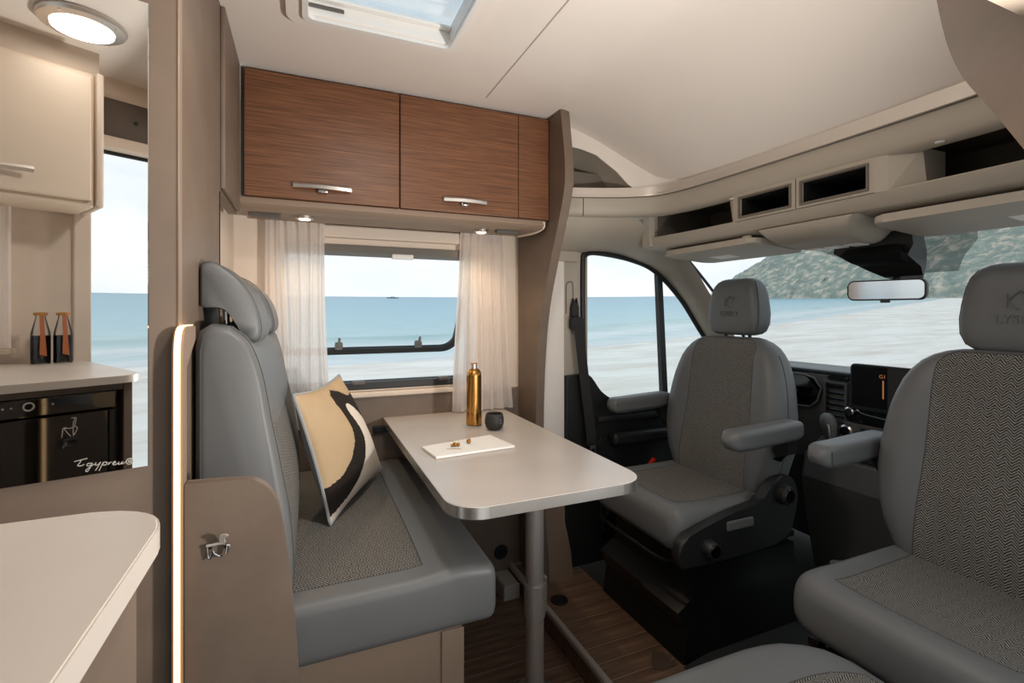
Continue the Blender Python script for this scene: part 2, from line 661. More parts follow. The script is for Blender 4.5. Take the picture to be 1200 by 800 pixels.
m = bpy.data.materials.new('beach_sand')
m.use_nodes = True
nt = m.node_tree
b = nt.nodes['Principled BSDF']
b.inputs['Roughness'].default_value = 0.95
b.inputs['Specular IOR Level'].default_value = 0.1
g = nt.nodes.new('ShaderNodeNewGeometry')
mp = nt.nodes.new('ShaderNodeMapping'); mp.inputs['Scale'].default_value = (0.16, 0.55, 0.4)
nt.links.new(g.outputs['Position'], mp.inputs[0])
n1 = nt.nodes.new('ShaderNodeTexNoise'); n1.inputs['Scale'].default_value = 1.6; n1.inputs['Detail'].default_value = 9; n1.inputs['Roughness'].default_value = 0.68
nt.links.new(mp.outputs[0], n1.inputs['Vector'])
r = nt.nodes.new('ShaderNodeValToRGB')
r.color_ramp.elements[0].position = 0.34; r.color_ramp.elements[0].color = (*lin((228, 216, 202)), 1)
r.color_ramp.elements[1].position = 0.58; r.color_ramp.elements[1].color = (*lin((250, 243, 233)), 1)
nt.links.new(n1.outputs['Fac'], r.inputs[0]); nt.links.new(r.outputs[0], b.inputs['Base Color'])
bp = nt.nodes.new('ShaderNodeBump'); bp.inputs['Strength'].default_value = 0.6; bp.inputs['Distance'].default_value = 0.15
nt.links.new(n1.outputs['Fac'], bp.inputs['Height']); nt.links.new(bp.outputs[0], b.inputs['Normal'])
MATS['beach_sand'] = m

# sea: colour by distance from the waterline, stored as an attribute on the mesh
m = bpy.data.materials.new('sea_water')
m.use_nodes = True
nt = m.node_tree
b = nt.nodes['Principled BSDF']
b.inputs['Roughness'].default_value = 0.35
b.inputs['Specular IOR Level'].default_value = 0.25
at_ = nt.nodes.new('ShaderNodeAttribute'); at_.attribute_name = 'offshore'
g = nt.nodes.new('ShaderNodeNewGeometry')
mp = nt.nodes.new('ShaderNodeMapping'); mp.inputs['Scale'].default_value = (0.10, 0.45, 0.3)
nt.links.new(g.outputs['Position'], mp.inputs[0])
n1 = nt.nodes.new('ShaderNodeTexNoise'); n1.inputs['Scale'].default_value = 1.5; n1.inputs['Detail'].default_value = 7; n1.inputs['Roughness'].default_value = 0.62
nt.links.new(mp.outputs[0], n1.inputs['Vector'])
off = node_math(nt, 'ADD', at_.outputs['Fac'], node_math(nt, 'MULTIPLY', node_math(nt, 'SUBTRACT', n1.outputs['Fac'], 0.5), 5.0))
lg = node_math(nt, 'DIVIDE', node_math(nt, 'LOGARITHM', node_math(nt, 'ADD', node_math(nt, 'MAXIMUM', off, 0.0), 1.0), 10.0), 3.0)
r = nt.nodes.new('ShaderNodeValToRGB')
cr = r.color_ramp
cr.elements[0].position = 0.0; cr.elements[0].color = (*lin((214, 213, 208)), 1)
cr.elements[1].position = 1.0; cr.elements[1].color = (*lin((122, 163, 183)), 1)
for p, c in ((0.10, (216, 220, 218)), (0.17, (190, 208, 208)), (0.24, (222, 226, 224)), (0.285, (196, 213, 212)), (0.315, (150, 186, 184)),
             (0.345, (176, 204, 206)), (0.45, (158, 196, 204)), (0.6, (140, 184, 198))):
    e = cr.elements.new(p); e.color = (*lin(c), 1)
nt.links.new(lg, r.inputs[0])
n2 = nt.nodes.new('ShaderNodeTexNoise'); n2.inputs['Scale'].default_value = 6; n2.inputs['Detail'].default_value = 6
nt.links.new(mp.outputs[0], n2.inputs['Vector'])
hs = nt.nodes.new('ShaderNodeHueSaturation')
nt.links.new(r.outputs[0], hs.inputs['Color'])
nt.links.new(node_math(nt, 'ADD', 0.72, node_math(nt, 'MULTIPLY', n2.outputs['Fac'], 0.5)), hs.inputs['Value'])
nt.links.new(hs.outputs[0], b.inputs['Base Color'])
bp = nt.nodes.new('ShaderNodeBump'); bp.inputs['Strength'].default_value = 0.25; bp.inputs['Distance'].default_value = 0.2
nt.links.new(n2.outputs['Fac'], bp.inputs['Height']); nt.links.new(bp.outputs[0], b.inputs['Normal'])
MATS['sea_water'] = m

def beach():
    bm = bmesh.new()
    rad = [0.5, 3, 5, 7, 9, 11, 13, 15, 17, 20, 24, 30, 40, 60, 90, 140, 220, 400, 900]
    N = 96
    rings = [[bm.verts.new((r_ * math.cos(2 * PI * k / N), r_ * math.sin(2 * PI * k / N), ground_z(r_))) for k in range(N)] for r_ in rad]
    for A, B in zip(rings[:-1], rings[1:]):
        for k in range(N):
            bm.faces.new((A[k], A[(k + 1) % N], B[(k + 1) % N], B[k]))
    bm.faces.new(rings[0])
    o = obj('sand_beach', bm, 'beach_sand')
    tag(o, 'pale sandy beach stretching outside every window', 'beach', kind='structure')

def sea(side, name, label):
    bm = bmesh.new()
    xs = [-2500, -1200, -600, -300, -150, -80, -40, -20, -10, -5, 0, 4, 8, 12, 16, 20, 26, 34, 44, 56, 70, 90, 115, 145, 190, 260, 400, 700, 1300, 2500]
    offs = [0, 0.5, 1, 1.6, 2.4, 3.2, 4, 5, 6, 7, 8, 9, 10, 12, 15, 20, 28, 40, 60, 100, 180, 350, 800, 2600]
    lay = bm.verts.layers.float.new('offshore')
    rows = []
    for off in offs:
        row = []
        for X in xs:
            w = shore(X) if side > 0 else 13.0
            Y = side * (w + off)
            r_ = math.hypot(X, Y)
            swell = 0.18 * math.exp(-((off - 7.2) / 0.8) ** 2) + 0.05 * math.exp(-((off - 4.0) / 0.6) ** 2)
            v = bm.verts.new((X, Y, ground_z(r_) - 0.02 + 0.05 * min(1.0, off / 1.0) + swell))
            v[lay] = off
            row.append(v)
        rows.append(row)
    for A, B in zip(rows[:-1], rows[1:]):
        for k in range(len(A) - 1):
            bm.faces.new((A[k], A[k + 1], B[k + 1], B[k]))
    o = obj(name, bm, 'sea_water')
    tag(o, label, 'sea', kind='structure')

def hill():
    m = bpy.data.materials.new('hill_scrub_haze')
    m.use_nodes = True
    nt = m.node_tree
    b = nt.nodes['Principled BSDF']
    b.inputs['Roughness'].default_value = 1.0
    b.inputs['Specular IOR Level'].default_value = 0.05
    g = nt.nodes.new('ShaderNodeNewGeometry')
    mp = nt.nodes.new('ShaderNodeMapping'); mp.inputs['Scale'].default_value = (0.10, 0.10, 0.16); mp.inputs['Rotation'].default_value = (0.5, 0.3, 0.4)
    nt.links.new(g.outputs['Position'], mp.inputs[0])
    n1 = nt.nodes.new('ShaderNodeTexNoise'); n1.inputs['Scale'].default_value = 2.2; n1.inputs['Detail'].default_value = 9; n1.inputs['Roughness'].default_value = 0.68
    n1.inputs['Distortion'].default_value = 0.35
    nt.links.new(mp.outputs[0], n1.inputs['Vector'])
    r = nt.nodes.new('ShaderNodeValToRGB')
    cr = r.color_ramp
    cr.elements[0].position = 0.30; cr.elements[0].color = (*lin((140, 150, 142)), 1)  # scrub and rock colours paled, distance haze is painted into them
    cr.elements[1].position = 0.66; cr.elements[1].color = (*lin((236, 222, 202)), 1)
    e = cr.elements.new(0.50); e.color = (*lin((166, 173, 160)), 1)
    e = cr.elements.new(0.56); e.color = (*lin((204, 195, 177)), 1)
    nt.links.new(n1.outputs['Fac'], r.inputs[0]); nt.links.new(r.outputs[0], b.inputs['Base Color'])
    bp = nt.nodes.new('ShaderNodeBump'); bp.inputs['Strength'].default_value = 0.8; bp.inputs['Distance'].default_value = 2.0
    nt.links.new(n1.outputs['Fac'], bp.inputs['Height']); nt.links.new(bp.outputs[0], b.inputs['Normal'])
    MATS['hill_scrub_haze'] = m
    from mathutils import noise
    bm = bmesh.new()
    foot = curve_pts([(205, 205, 0), (206, 165, 0), (196, 120, 0), (178, 84, 0), (164, 52, 0), (156, 10, 0), (160, -50, 0)], 22)
    N = len(foot)
    M = 26
    tops = [2, 27, 31, 33, 31, 30, 32]
    rows = []
    for j in range(M + 1):
        q = j / M
        row = []
        for i, p in enumerate(foot):
            f = i / (N - 1) * (len(tops) - 1)
            k = min(int(f), len(tops) - 2)
            hgt = tops[k] + (tops[k + 1] - tops[k]) * (f - k)
            d = Vector((p.x, p.y, 0)).normalized()
            pos = p + d * (q * 90)
            z = hgt * (math.sin(min(1, q * 1.25) * PI / 2) ** 0.8)
            nn = noise.fractal(Vector((pos.x * 0.06, pos.y * 0.06, 3.0)), 1.0, 2.0, 5)
            nn2 = noise.fractal(Vector((pos.x * 0.22, pos.y * 0.22, z * 0.2)), 1.0, 2.0, 4)
            z += (nn * 5.0 + nn2 * 1.6) * min(1, q * 3) * min(1, hgt / 8)
            row.append((pos.x + nn2 * 2.0, pos.y + nn2 * 2.0, ground_z(math.hypot(pos.x, pos.y)) - 0.5 + max(z, 0)))
        rows.append(row)
    o = obj('coastal_hill', grid(rows, bm), 'hill_scrub_haze', angle=180)
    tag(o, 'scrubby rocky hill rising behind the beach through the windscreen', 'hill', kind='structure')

beach()
sea(1, 'sea', 'blue green sea with low breakers beyond the beach')
sea(-1, 'sea_behind', 'sea seen in the wall mirror through the entrance doorway')
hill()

bm = prism([(-5, 0), (5, 0), (6, 1.0), (2.0, 1.0), (2.0, 1.6), (-2, 1.6), (-2, 1.0), (-6, 1.0)], 'y', 498, 502)
bmesh.ops.translate(bm, verts=bm.verts, vec=(82, 0, ground_z(507) + 0.1))
mat('ship_grey', (120, 140, 150), 0.8)
tag(obj('ship', bm, 'ship_grey'), 'tiny grey ship on the sea horizon seen through the side window', 'ship')

# ================================================================== FLOOR
STEP_X, STEP_H = 0.885, 0.09
fl = struct('floor', box((-1.3, -0.15, -0.05), (STEP_X, 2.12, -0.0016)), 'plank_joint', smooth=False)
fu = struct('floor_raised', box((STEP_X, -0.15, -0.05), (1.16, 2.12, STEP_H - 0.0016)), 'plank_joint', smooth=False)
PW = 0.076
src = {}
for part, x0, x1, zt in ((fl, -1.3, STEP_X - 0.012, 0.0), (fu, STEP_X + 0.007, 1.16, STEP_H)):
    me = None
    for k in range(30):
        y0 = -0.15 + k * PW
        if y0 + PW > 2.12: break
        if me is None:
            p0 = obj('plank', box((x0, 0.0014, zt - 0.0016), (x1, PW - 0.0014, zt), 0.0005, 1), 'plank_wood', part, smooth=False)
            me = p0.data
        else:
            p0 = link(bpy.data.objects.new('plank', me))
            p0.parent = part
        p0.location = Vector((0, y0, 0)) - wloc(part)
# riser and metal nosing of the step
struct('trim_1', box((STEP_X - 0.010, 0.0, 0.0), (STEP_X - 0.001, 2.09, STEP_H - 0.012)), 'plank_wood', smooth=False)
struct('trim_2', prism([(STEP_X - 0.014, STEP_H - 0.016), (STEP_X + 0.006, STEP_H - 0.016), (STEP_X + 0.006, STEP_H + 0.003), (STEP_X - 0.010, STEP_H + 0.003), (STEP_X - 0.014, STEP_H - 0.002)], 'y', 0.0, 2.087), 'pole_metal')
# cab floor, black rubber
struct('floor_cab', box((1.16, 0.1, -0.05), (2.5, 2.0, STEP_H - 0.006)), 'rubber', smooth=False)

# ================================================================== WALLS
WY = 2.10
wl_ = struct('wall_left', frame(sq(-0.30, 0.965, 0.0, 2.08), sq(-0.10, 0.70, 0.945, 1.545), 'y', WY, WY + 0.035), 'cream_wall', smooth=False)
obj('lower_panel', box((-0.25, WY - 0.012, 0.0), (0.948, WY - 0.0005, 0.905), 0.003), 'taupe_panel', wl_)
obj('window_sill', box((-0.10, WY - 0.030, 0.905), (0.74, WY - 0.0005, 0.928), 0.006), 'cream_wall', wl_)
# partition behind the bench
wr = struct('wall_rear', prism([(1.0, 0.0), (1.47, 0.0), (1.47, 1.57), (1.79, 1.57), (1.79, 2.06), (1.0, 2.06)], 'x', -0.225, -0.203), 'taupe_panel', smooth=False)
obj('edge_strip', box((-0.2030, 1.0, 1.225), (-0.1995, 1.022, 2.06)), 'taupe_edge', wr)
obj('cabinet_end_panel', box((-0.2030, 1.47, 1.58), (-0.192, 1.79, 2.058), 0.003), 'taupe_panel', wr)
obj('cream_panel', box((-0.30, 1.473, 0.0), (-0.245, 2.10, 1.62)), 'cream_wall', wr)
obj('corner_post', box((-0.245, 1.455, 0.0), (-0.203, 1.473, 1.57)), 'taupe_edge', wr)
# angled panel that carries the big mirror
QA = math.radians(75)
MD = Vector((math.sin(QA), math.cos(QA), 0))
MN = Vector((MD.y, -MD.x, 0))
Q = Vector((-0.205, 1.0, 0))
def on_panel(s, z, off=0.0):
    """s metres back from the panel's front corner, off metres proud of it"""
    p = Q - MD * s + MN * off
    return (p.x, p.y, z)
def panel_box(s0, s1, z0, z1, o0, o1, bev=0.0):
    bm = bmesh.new()
    vs_ = [bm.verts.new(on_panel(s, z, o)) for o in (o0, o1) for s, z in ((s0, z0), (s1, z0), (s1, z1), (s0, z1))]
    fs = [bm.faces.new([vs_[i] for i in f]) for f in ((0, 1, 2, 3), (7, 6, 5, 4), (0, 4, 5, 1), (1, 5, 6, 2), (2, 6, 7, 3), (3, 7, 4, 0))]
    if bev:
        bmesh.ops.bevel(bm, geom=list(bm.edges), offset=bev, segments=1, affect='EDGES')
    return bm
struct('wall_partition', panel_box(0.0, 0.95, 0.0, 2.06, -0.022, 0.0), 'taupe_panel', smooth=False)

# right hand wall with the entrance opening (only the side the mirror shows)
RY = -0.15
wq = struct('wall_right', box((-1.3, RY - 0.035, 0.0), (-0.115, RY, 2.06)), 'cream_wall', smooth=False)
obj('door_jamb', box((-0.115, RY - 0.05, 0.0), (-0.070, RY + 0.015, 1.86), 0.004), 'cream_wall', wq)
obj('door_jamb', box((0.62, RY - 0.05, 0.0), (0.665, RY + 0.015, 1.86), 0.004), 'cream_wall', wq)
obj('header_panel', box((-0.115, RY - 0.035, 1.86), (0.62, RY + 0.004, 1.99)), 'taupe_dark', wq)
obj('header_trim', box((-0.070, RY - 0.05, 1.82), (0.62, RY + 0.012, 1.86), 0.004), 'cream_wall', wq)
obj('header_screw', lathe([(0, 0.006), (0.006, 0.006), (0.007, 0.0)], (0.055, RY + 0.004, 1.925), 16, axis='y'), 'black_plastic', wq)
obj('door_seal', tube(curve_pts([(-0.068, RY - 0.045, 0.0), (-0.068, RY - 0.045, 1.0), (-0.068, RY - 0.045, 1.74), (-0.060, RY - 0.045, 1.79), (-0.03, RY - 0.045, 1.815), (0.05, RY - 0.045, 1.818), (0.62, RY - 0.045, 1.818)], 6), 0.010, 8), 'black_plastic', wq)
obj('top_rail', box((-0.115, RY - 0.035, 1.99), (0.62, RY, 2.06)), 'cream_wall', wq)

# ================================================================== CEILING with roof window
HX0, HX1, HY0, HY1 = 0.0, 0.405, 1.005, 1.415
CZ = 2.06
ce = struct('ceiling', frame(sq(-1.3, 0.92, RY, 2.12), sq(HX0, HX1, HY0, HY1), 'z', CZ, CZ + 0.04), 'ceiling_lining', smooth=False)
obj('seam', box((0.624, 0.25, CZ - 0.0012), (0.628, 1.715, CZ + 0.001)), 'cab_plastic', ce)
wk = thing('window_4', None, None, (0.2, 1.2, CZ))
wk['kind'] = 'structure'
fr_o, fr_i = rrect(HX0 - 0.045, HX1 + 0.045, HY0 - 0.045, HY1 + 0.045, 0.045), rrect(HX0 + 0.004, HX1 - 0.004, HY0 + 0.004, HY1 - 0.004, 0.02)
obj('window_surround', frame(fr_o, fr_i, 'z', CZ - 0.014, CZ + 0.002), 'ceiling_lining', wk)
obj('inner_lip', frame(rrect(HX0 - 0.006, HX1 + 0.006, HY0 - 0.006, HY1 + 0.006, 0.022), rrect(HX0 + 0.008, HX1 - 0.008, HY0 + 0.008, HY1 - 0.008, 0.02), 'z', CZ - 0.022, CZ - 0.012), 'white_plastic', wk)
obj('well', frame(sq(HX0 - 0.003, HX1 + 0.003, HY0 - 0.003, HY1 + 0.003), sq(HX0 + 0.006, HX1 - 0.006, HY0 + 0.006, HY1 - 0.006), 'z', CZ - 0.004, CZ + 0.045), 'white_plastic', wk)
obj('roof_pane', box((HX0 - 0.01, HY0 - 0.01, CZ + 0.045), (HX1 + 0.01, HY1 + 0.01, CZ + 0.049)), 'pane', wk)
obj('pane_rail', box((HX0 + 0.006, HY1 - 0.026, CZ + 0.030), (HX1 - 0.006, HY1 - 0.006, CZ + 0.040), 0.003), 'white_plastic', wk)
obj('blind_cassette', box((HX0 + 0.01, HY1 - 0.012, CZ + 0.012), (HX0 + 0.10, HY1 - 0.006, CZ + 0.022), 0.002), 'grey_plastic', wk)

# ================================================================== SIDE WINDOW (top hung, swung open)
w1 = thing('window_1', None, None, (0.30, WY, 0.945))
w1['kind'] = 'structure'
obj('window_frame', frame(sq(-0.115, 0.715, 0.930, 1.56), sq(-0.085, 0.685, 0.965, 1.50), 'y', WY - 0.012, WY + 0.03), 'cream_wall', w1, smooth=False)
obj('outer_seal', frame(sq(-0.10, 0.70, 0.940, 1.545), sq(-0.075, 0.675, 0.968, 1.492), 'y', WY + 0.03, WY + 0.055), 'black_plastic', w1, smooth=False)
obj('bottom_seal', box((-0.085, WY - 0.016, 0.936), (0.655, WY + 0.028, 0.966), 0.004), 'black_plastic', w1)
for xx in (0.18, 0.54):
    obj('hinge_catch', box((xx, WY - 0.020, 0.958), (xx + 0.05, WY + 0.012, 0.972), 0.003), 'grey_plastic', w1)
obj('blind_cassette', box((-0.10, WY - 0.040, 1.555), (0.74, WY - 0.002, 1.605), 0.008), 'cream_wall', w1)
bl = obj('blind_rail', prism([(WY - 0.034, 1.499), (WY - 0.030, 1.528), (WY + 0.028, 1.522), (WY + 0.028, 1.490), (WY - 0.002, 1.488)], 'x', -0.085, 0.685), 'window_grey', w1)
obj('blind_pull', box((0.335, WY - 0.044, 1.478), (0.425, WY - 0.024, 1.499), 0.004), 'white_plastic', w1)
# the acrylic flap
ANG = math.radians(38)
def flap(x, d, off=0.0):
    """d metres down the flap from its hinge"""
    return (x, WY + 0.05 + d * math.sin(ANG) + off * math.cos(ANG), 1.515 - d * math.cos(ANG) + off * math.sin(ANG))
out_, inn_ = rrect(-0.12, 0.745, 0.0, 0.585, 0.085, 8), rrect(-0.088, 0.713, 0.018, 0.553, 0.062, 8)
bm = frame(out_, inn_, 'y', -0.008, 0.012)
for v in bm.verts:
    v.co = Vector(flap(v.co.x, v.co.z, v.co.y))
obj('flap_frame', bm, 'black_plastic', w1)
bm = prism(out_, 'y', 0.0, 0.006)
for v in bm.verts:
    v.co = Vector(flap(v.co.x, v.co.z * 0.998 + 0.0005, v.co.y))
obj('flap_pane', bm, 'pane', w1)
for xx in (0.15, 0.53):
    bm = box((xx - 0.018, -0.030, 0.505), (xx + 0.018, -0.002, 0.535), 0.006)
    box((xx - 0.006, -0.036, 0.46), (xx + 0.006, -0.024, 0.525), 0.004, bm=bm)
    for v in bm.verts:
        v.co = Vector(flap(v.co.x, v.co.z, v.co.y))
    obj('latch', bm, 'window_grey', w1)

# ================================================================== CURTAINS
def curtain(name, label, top, bot, z0, z1, folds, amp, seed):
    rnd = random.Random(seed)
    ph = [rnd.uniform(0, 6.28) for _ in range(4)]
    n, rowsn = 120, 26
    rows = []
    for j in range(rowsn + 1):
        q = j / rowsn
        xa, xb = top[0] + (bot[0] - top[0]) * q, top[1] + (bot[1] - top[1]) * q
        row = []
        for i in range(n + 1):
            t = i / n
            wv = math.sin(t * folds * 2 * PI + ph[0] + 0.5 * q * math.sin(3 * t + ph[3])) * 0.65 + math.sin(t * folds * 3.7 * PI + ph[1] + q) * 0.35
            row.append((xa + (xb - xa) * t + 0.004 * math.sin(7 * t + 5 * q + ph[2]), 2.045 + amp * (0.55 + 0.45 * q) * wv, z1 + (z0 - z1) * q))
        rows.append(row)
    c = thing(name, label, 'curtain', ((top[0] + top[1]) / 2, 2.045, z0), group='sheer curtains at the side window')
    obj('cloth', grid(rows), 'sheer', c, angle=180)
    hem = [[(p[0], p[1] - 0.0015, p[2] + dz) for p in rows[0]] for dz in (0.0, -0.028)]
    obj('heading_tape', grid(hem), 'sheer', c, angle=180)
    return c
curtain('curtain', 'sheer white curtain hanging beside the bench headrest', (-0.140, 0.072), (-0.125, 0.088), 0.80, 1.623, 6, 0.014, 3)
curtain('curtain', 'sheer white curtain hanging behind the gold bottle', (0.625, 0.825), (0.595, 0.875), 0.822, 1.618, 5.5, 0.014, 8)

# ================================================================== OVERHEAD CABINET over the window
CX0, CX1, CY = -0.182, 0.925, 1.78
cb = thing('overhead_cabinet', 'walnut overhead cabinet with two flap doors above the side window', 'cabinet', (0.37, 1.94, 1.6))
obj('body', box((CX0 - 0.009, CY + 0.020, 1.625), (CX1, WY - 0.001, 2.055)), 'taupe_dark', cb, smooth=False)
def hcurve(x0, x1, y, z, w=0.0085):
    n = 10
    bm = bmesh.new()
    rows = []
    for i in range(n + 1):
        t = i / n
        x = x0 + (x1 - x0) * t
        arch = math.sin(t * PI)
        rows.append([(x, y - 0.010 - 0.012 * arch, z + w), (x, y - 0.016 - 0.014 * arch, z + w * 0.2), (x, y - 0.012 - 0.012 * arch, z - w), (x, y - 0.003 - 0.010 * arch, z)])
    return loft([r for r in rows])
for x0, x1, h0, h1 in ((CX0 + 0.003, 0.3155, -0.035, 0.150), (0.3195, 0.787, 0.478, 0.648)):
    d = obj('door', box((x0, CY, 1.634), (x1, CY + 0.018, 2.046), 0.0025, 2), 'walnut', cb)
    hd = obj('handle', hcurve(h0, h1, CY, 1.680), 'brushed_metal', d)
    obj('latch_button', box(((h0 + h1) / 2 - 0.016, CY - 0.016, 1.660), ((h0 + h1) / 2 + 0.016, CY, 1.671), 0.003), 'chrome', d)
obj('fixed_panel', box((0.7885, CY, 1.634), (CX1, CY + 0.018, 2.046), 0.0015, 1), 'walnut', cb)
# rounded light pelmet under it
pel = [(CY + 0.012, 1.632), (CY + 0.006, 1.612), (CY + 0.020, 1.598), (CY + 0.060, 1.594), (2.022, 1.600), (2.022, 1.624), (CY + 0.03, 1.624)]
obj('light_pelmet', prism(pel, 'x', CX0 - 0.01, CX1 - 0.02), 'taupe_edge', cb, angle=50)
obj('pelmet_end', tube(curve_pts([(CX1 - 0.018, CY + 0.012, 1.628), (CX1 - 0.018, CY + 0.02, 1.604), (CX1 - 0.03, CY + 0.08, 1.592), (CX1 - 0.05, CY + 0.2, 1.594)], 6), 0.006), 'cream_wall', cb)
for xx in (-0.125, 0.775):
    obj('switch_plate', box((xx - 0.05, CY + 0.075, 1.582), (xx + 0.05, CY + 0.105, 1.5965), 0.004), 'grey_plastic', cb)
def spot(x, y, z, p):
    s = obj('spotlight', lathe([(0.0, -0.002), (0.018, -0.002), (0.026, -0.006), (0.030, -0.003), (0.030, 0.008), (0.0, 0.008)], (x, y, z), 24), 'brushed_metal', cb)
    obj('lens', lathe([(0.0, -0.0065), (0.0175, -0.0065), (0.0185, -0.002)], (x, y, z), 20), 'spot_glow', s)
    ld = bpy.data.lights.new('spotlight_beam', 'SPOT')
    ld.energy = p
    ld.color = (1.0, 0.74, 0.46)
    ld.spot_size = math.radians(120)
    ld.spot_blend = 0.8
    ld.shadow_soft_size = 0.016
    lo = link(bpy.data.objects.new('spotlight_beam', ld))
    lo.location = (x, y, z - 0.009)
spot(0.0, 1.875, 1.590, 4.5)
spot(0.672, 1.900, 1.590, 4.0)

# ================================================================== BOARD between the cabinet and the cab, S-shaped edge
def s_board(name, label, x0, x1, pts, m='taupe_panel'):
    o = obj(name, prism(pts, 'x', x0, x1, 0.003, 2), m)
    return tag(o, label, 'panel')
edge = curve_pts([(1.685, 2.055, 0), (1.668, 1.95, 0), (1.652, 1.84, 0), (1.655, 1.74, 0), (1.70, 1.62, 0), (1.77, 1.47, 0), (1.845, 1.28, 0), (1.885, 1.08, 0), (1.905, 0.85, 0), (1.905, 0.60, 0), (1.885, 0.35, 0), (1.86, 0.09, 0)], 5)
pts = [(p.x, p.y) for p in edge] + [(WY - 0.0, 0.09), (WY - 0.0, 2.055)]
s_board('divider_board', 'taupe divider board with wavy edge between cabinet and cab', 0.927, 0.965, pts)
edge2 = curve_pts([(0.47, 2.055, 0), (0.463, 1.90, 0), (0.45, 1.76, 0), (0.425, 1.64, 0), (0.375, 1.54, 0), (0.31, 1.42, 0), (0.22, 1.30, 0)], 5)
pts2 = [(p.x, p.y) for p in edge2] + [(-0.13, 1.30), (-0.13, 2.055)]
s_board('divider_board', 'taupe divider board at the top right corner, above the passenger seat', 0.93, 0.962, pts2)
# locker on the entrance side, top right corner
lk = thing('overhead_locker', 'cream overhead locker in the top right corner', 'cabinet', (0.65, 0.1, 1.65))
obj('body', prism([(-0.14, 1.655), (0.315, 1.655), (0.340, 1.662), (0.350, 1.68), (0.350, 2.055), (-0.14, 2.055)], 'x', 0.36, 0.928, 0.003), 'cream_door', lk)
obj('door', box((0.37, 0.351, 1.70), (0.92, 0.366, 2.05), 0.004), 'cream_door', lk)

# ================================================================== WALL MIRROR with lettering
mi = thing('wall_mirror', 'tall frameless wall mirror with silver script lettering on the angled panel', 'mirror', on_panel(0.4, 0.998, 0.005))
obj('mirror_glass', panel_box(0.037, 0.80, 0.998, 1.772, 0.001, 0.005, 0.0012), 'mirror_glass', mi, smooth=False)
# strokes in a 0..400 x 0..100 box, y downwards
letters = [
    [(0, 30), (30, 22), (62, 14), (84, 8)], [(46, 18), (36, 36), (22, 56), (44, 58), (64, 48)],
    [(108, 40), (86, 44), (82, 58), (104, 54), (116, 38), (104, 66), (84, 96), (74, 88), (100, 66), (132, 46)],
    [(140, 36), (136, 54), (154, 50), (170, 34), (152, 66), (136, 90)],
    [(188, 34), (176, 58), (160, 92)], [(180, 52), (196, 34), (212, 36), (204, 52), (186, 54)],
    [(226, 36), (220, 52), (230, 40), (246, 32)], [(252, 44), (270, 36), (262, 30), (250, 46), (266, 52), (288, 40)],
    [(294, 32), (288, 48), (304, 46), (318, 30), (312, 46), (330, 40), (352, 22)],
    [(372, 8), (352, 14), (344, 32), (354, 48), (376, 46), (390, 30), (386, 12), (370, 8)],
    [(362, 18), (358, 38)], [(372, 20), (361, 28), (370, 38)], [(384, 18), (374, 24), (382, 32), (372, 38)],
]
for st_ in letters:
    P = curve_pts([(a, bb, 0) for a, bb in st_], 5)
    obj('lettering', tube([on_panel(0.1298 - 0.0722 * p.x / 392.0, 1.0305 - 0.0134 * p.x / 392.0 - 0.000235 * p.y, 0.0054) for p in P], 0.0006, 6), 'etched_silver', mi)

# ================================================================== BENCH (forward facing, two seats)
BX, BY0, BY1 = -0.20, 1.105, 2.066
be = thing('dinette_bench', 'grey leather dinette bench with herringbone seat beside the table', 'bench', (0.1, 1.6, 0.0))
bx_ = obj('plinth', box((-0.195, 1.135, 0.0), (0.352, 2.066, 0.500), 0.004), 'taupe_edge', be)
obj('front_post', box((0.300, 1.130, 0.0), (0.356, 1.1345, 0.494), 0.002), 'taupe_edge', bx_)
# seat cushion: sections run along X from front to back, u = across (Y), v = up
yc, ha = (BY0 + BY1) / 2, (BY1 - BY0) / 2
zc = 0.572
def bench_map(s, u, v):
    return (s, yc - u, v)
secs = endcap(0.435, 0.412, ha, 0.066, zc, 0.022)
for s in [0.36, 0.32, 0.262, 0.22, 0.16, 0.10, 0.04, -0.02, -0.07, -0.11]:
    secs.append((s, ha, 0.066, zc, 0.022))
def bcrown(u, s, i):
    return 0.012 * (1 - (u / ha) ** 4) * max(0.0, min(1.0, (0.435 - s) / 0.12)) + 0.010 * math.exp(-((s - 0.33) / 0.06) ** 2)
i_ins = [i for i, q in enumerate(secs) if abs(q[0] - 0.262) < 1e-6][0]
cb_, ci_, bd_ = pad(secs, bench_map, bcrown, nt=24, insert=(i_ins, len(secs) - 1, 1, 24))
cu_ = obj('seat_cushion', cb_, 'grey_leather', be, angle=60)
obj('seat_fabric', ci_, 'herringbone', cu_, angle=60)
obj('seam', tube(bd_, 0.0014, 5, closed=True), 'stitch', cu_)
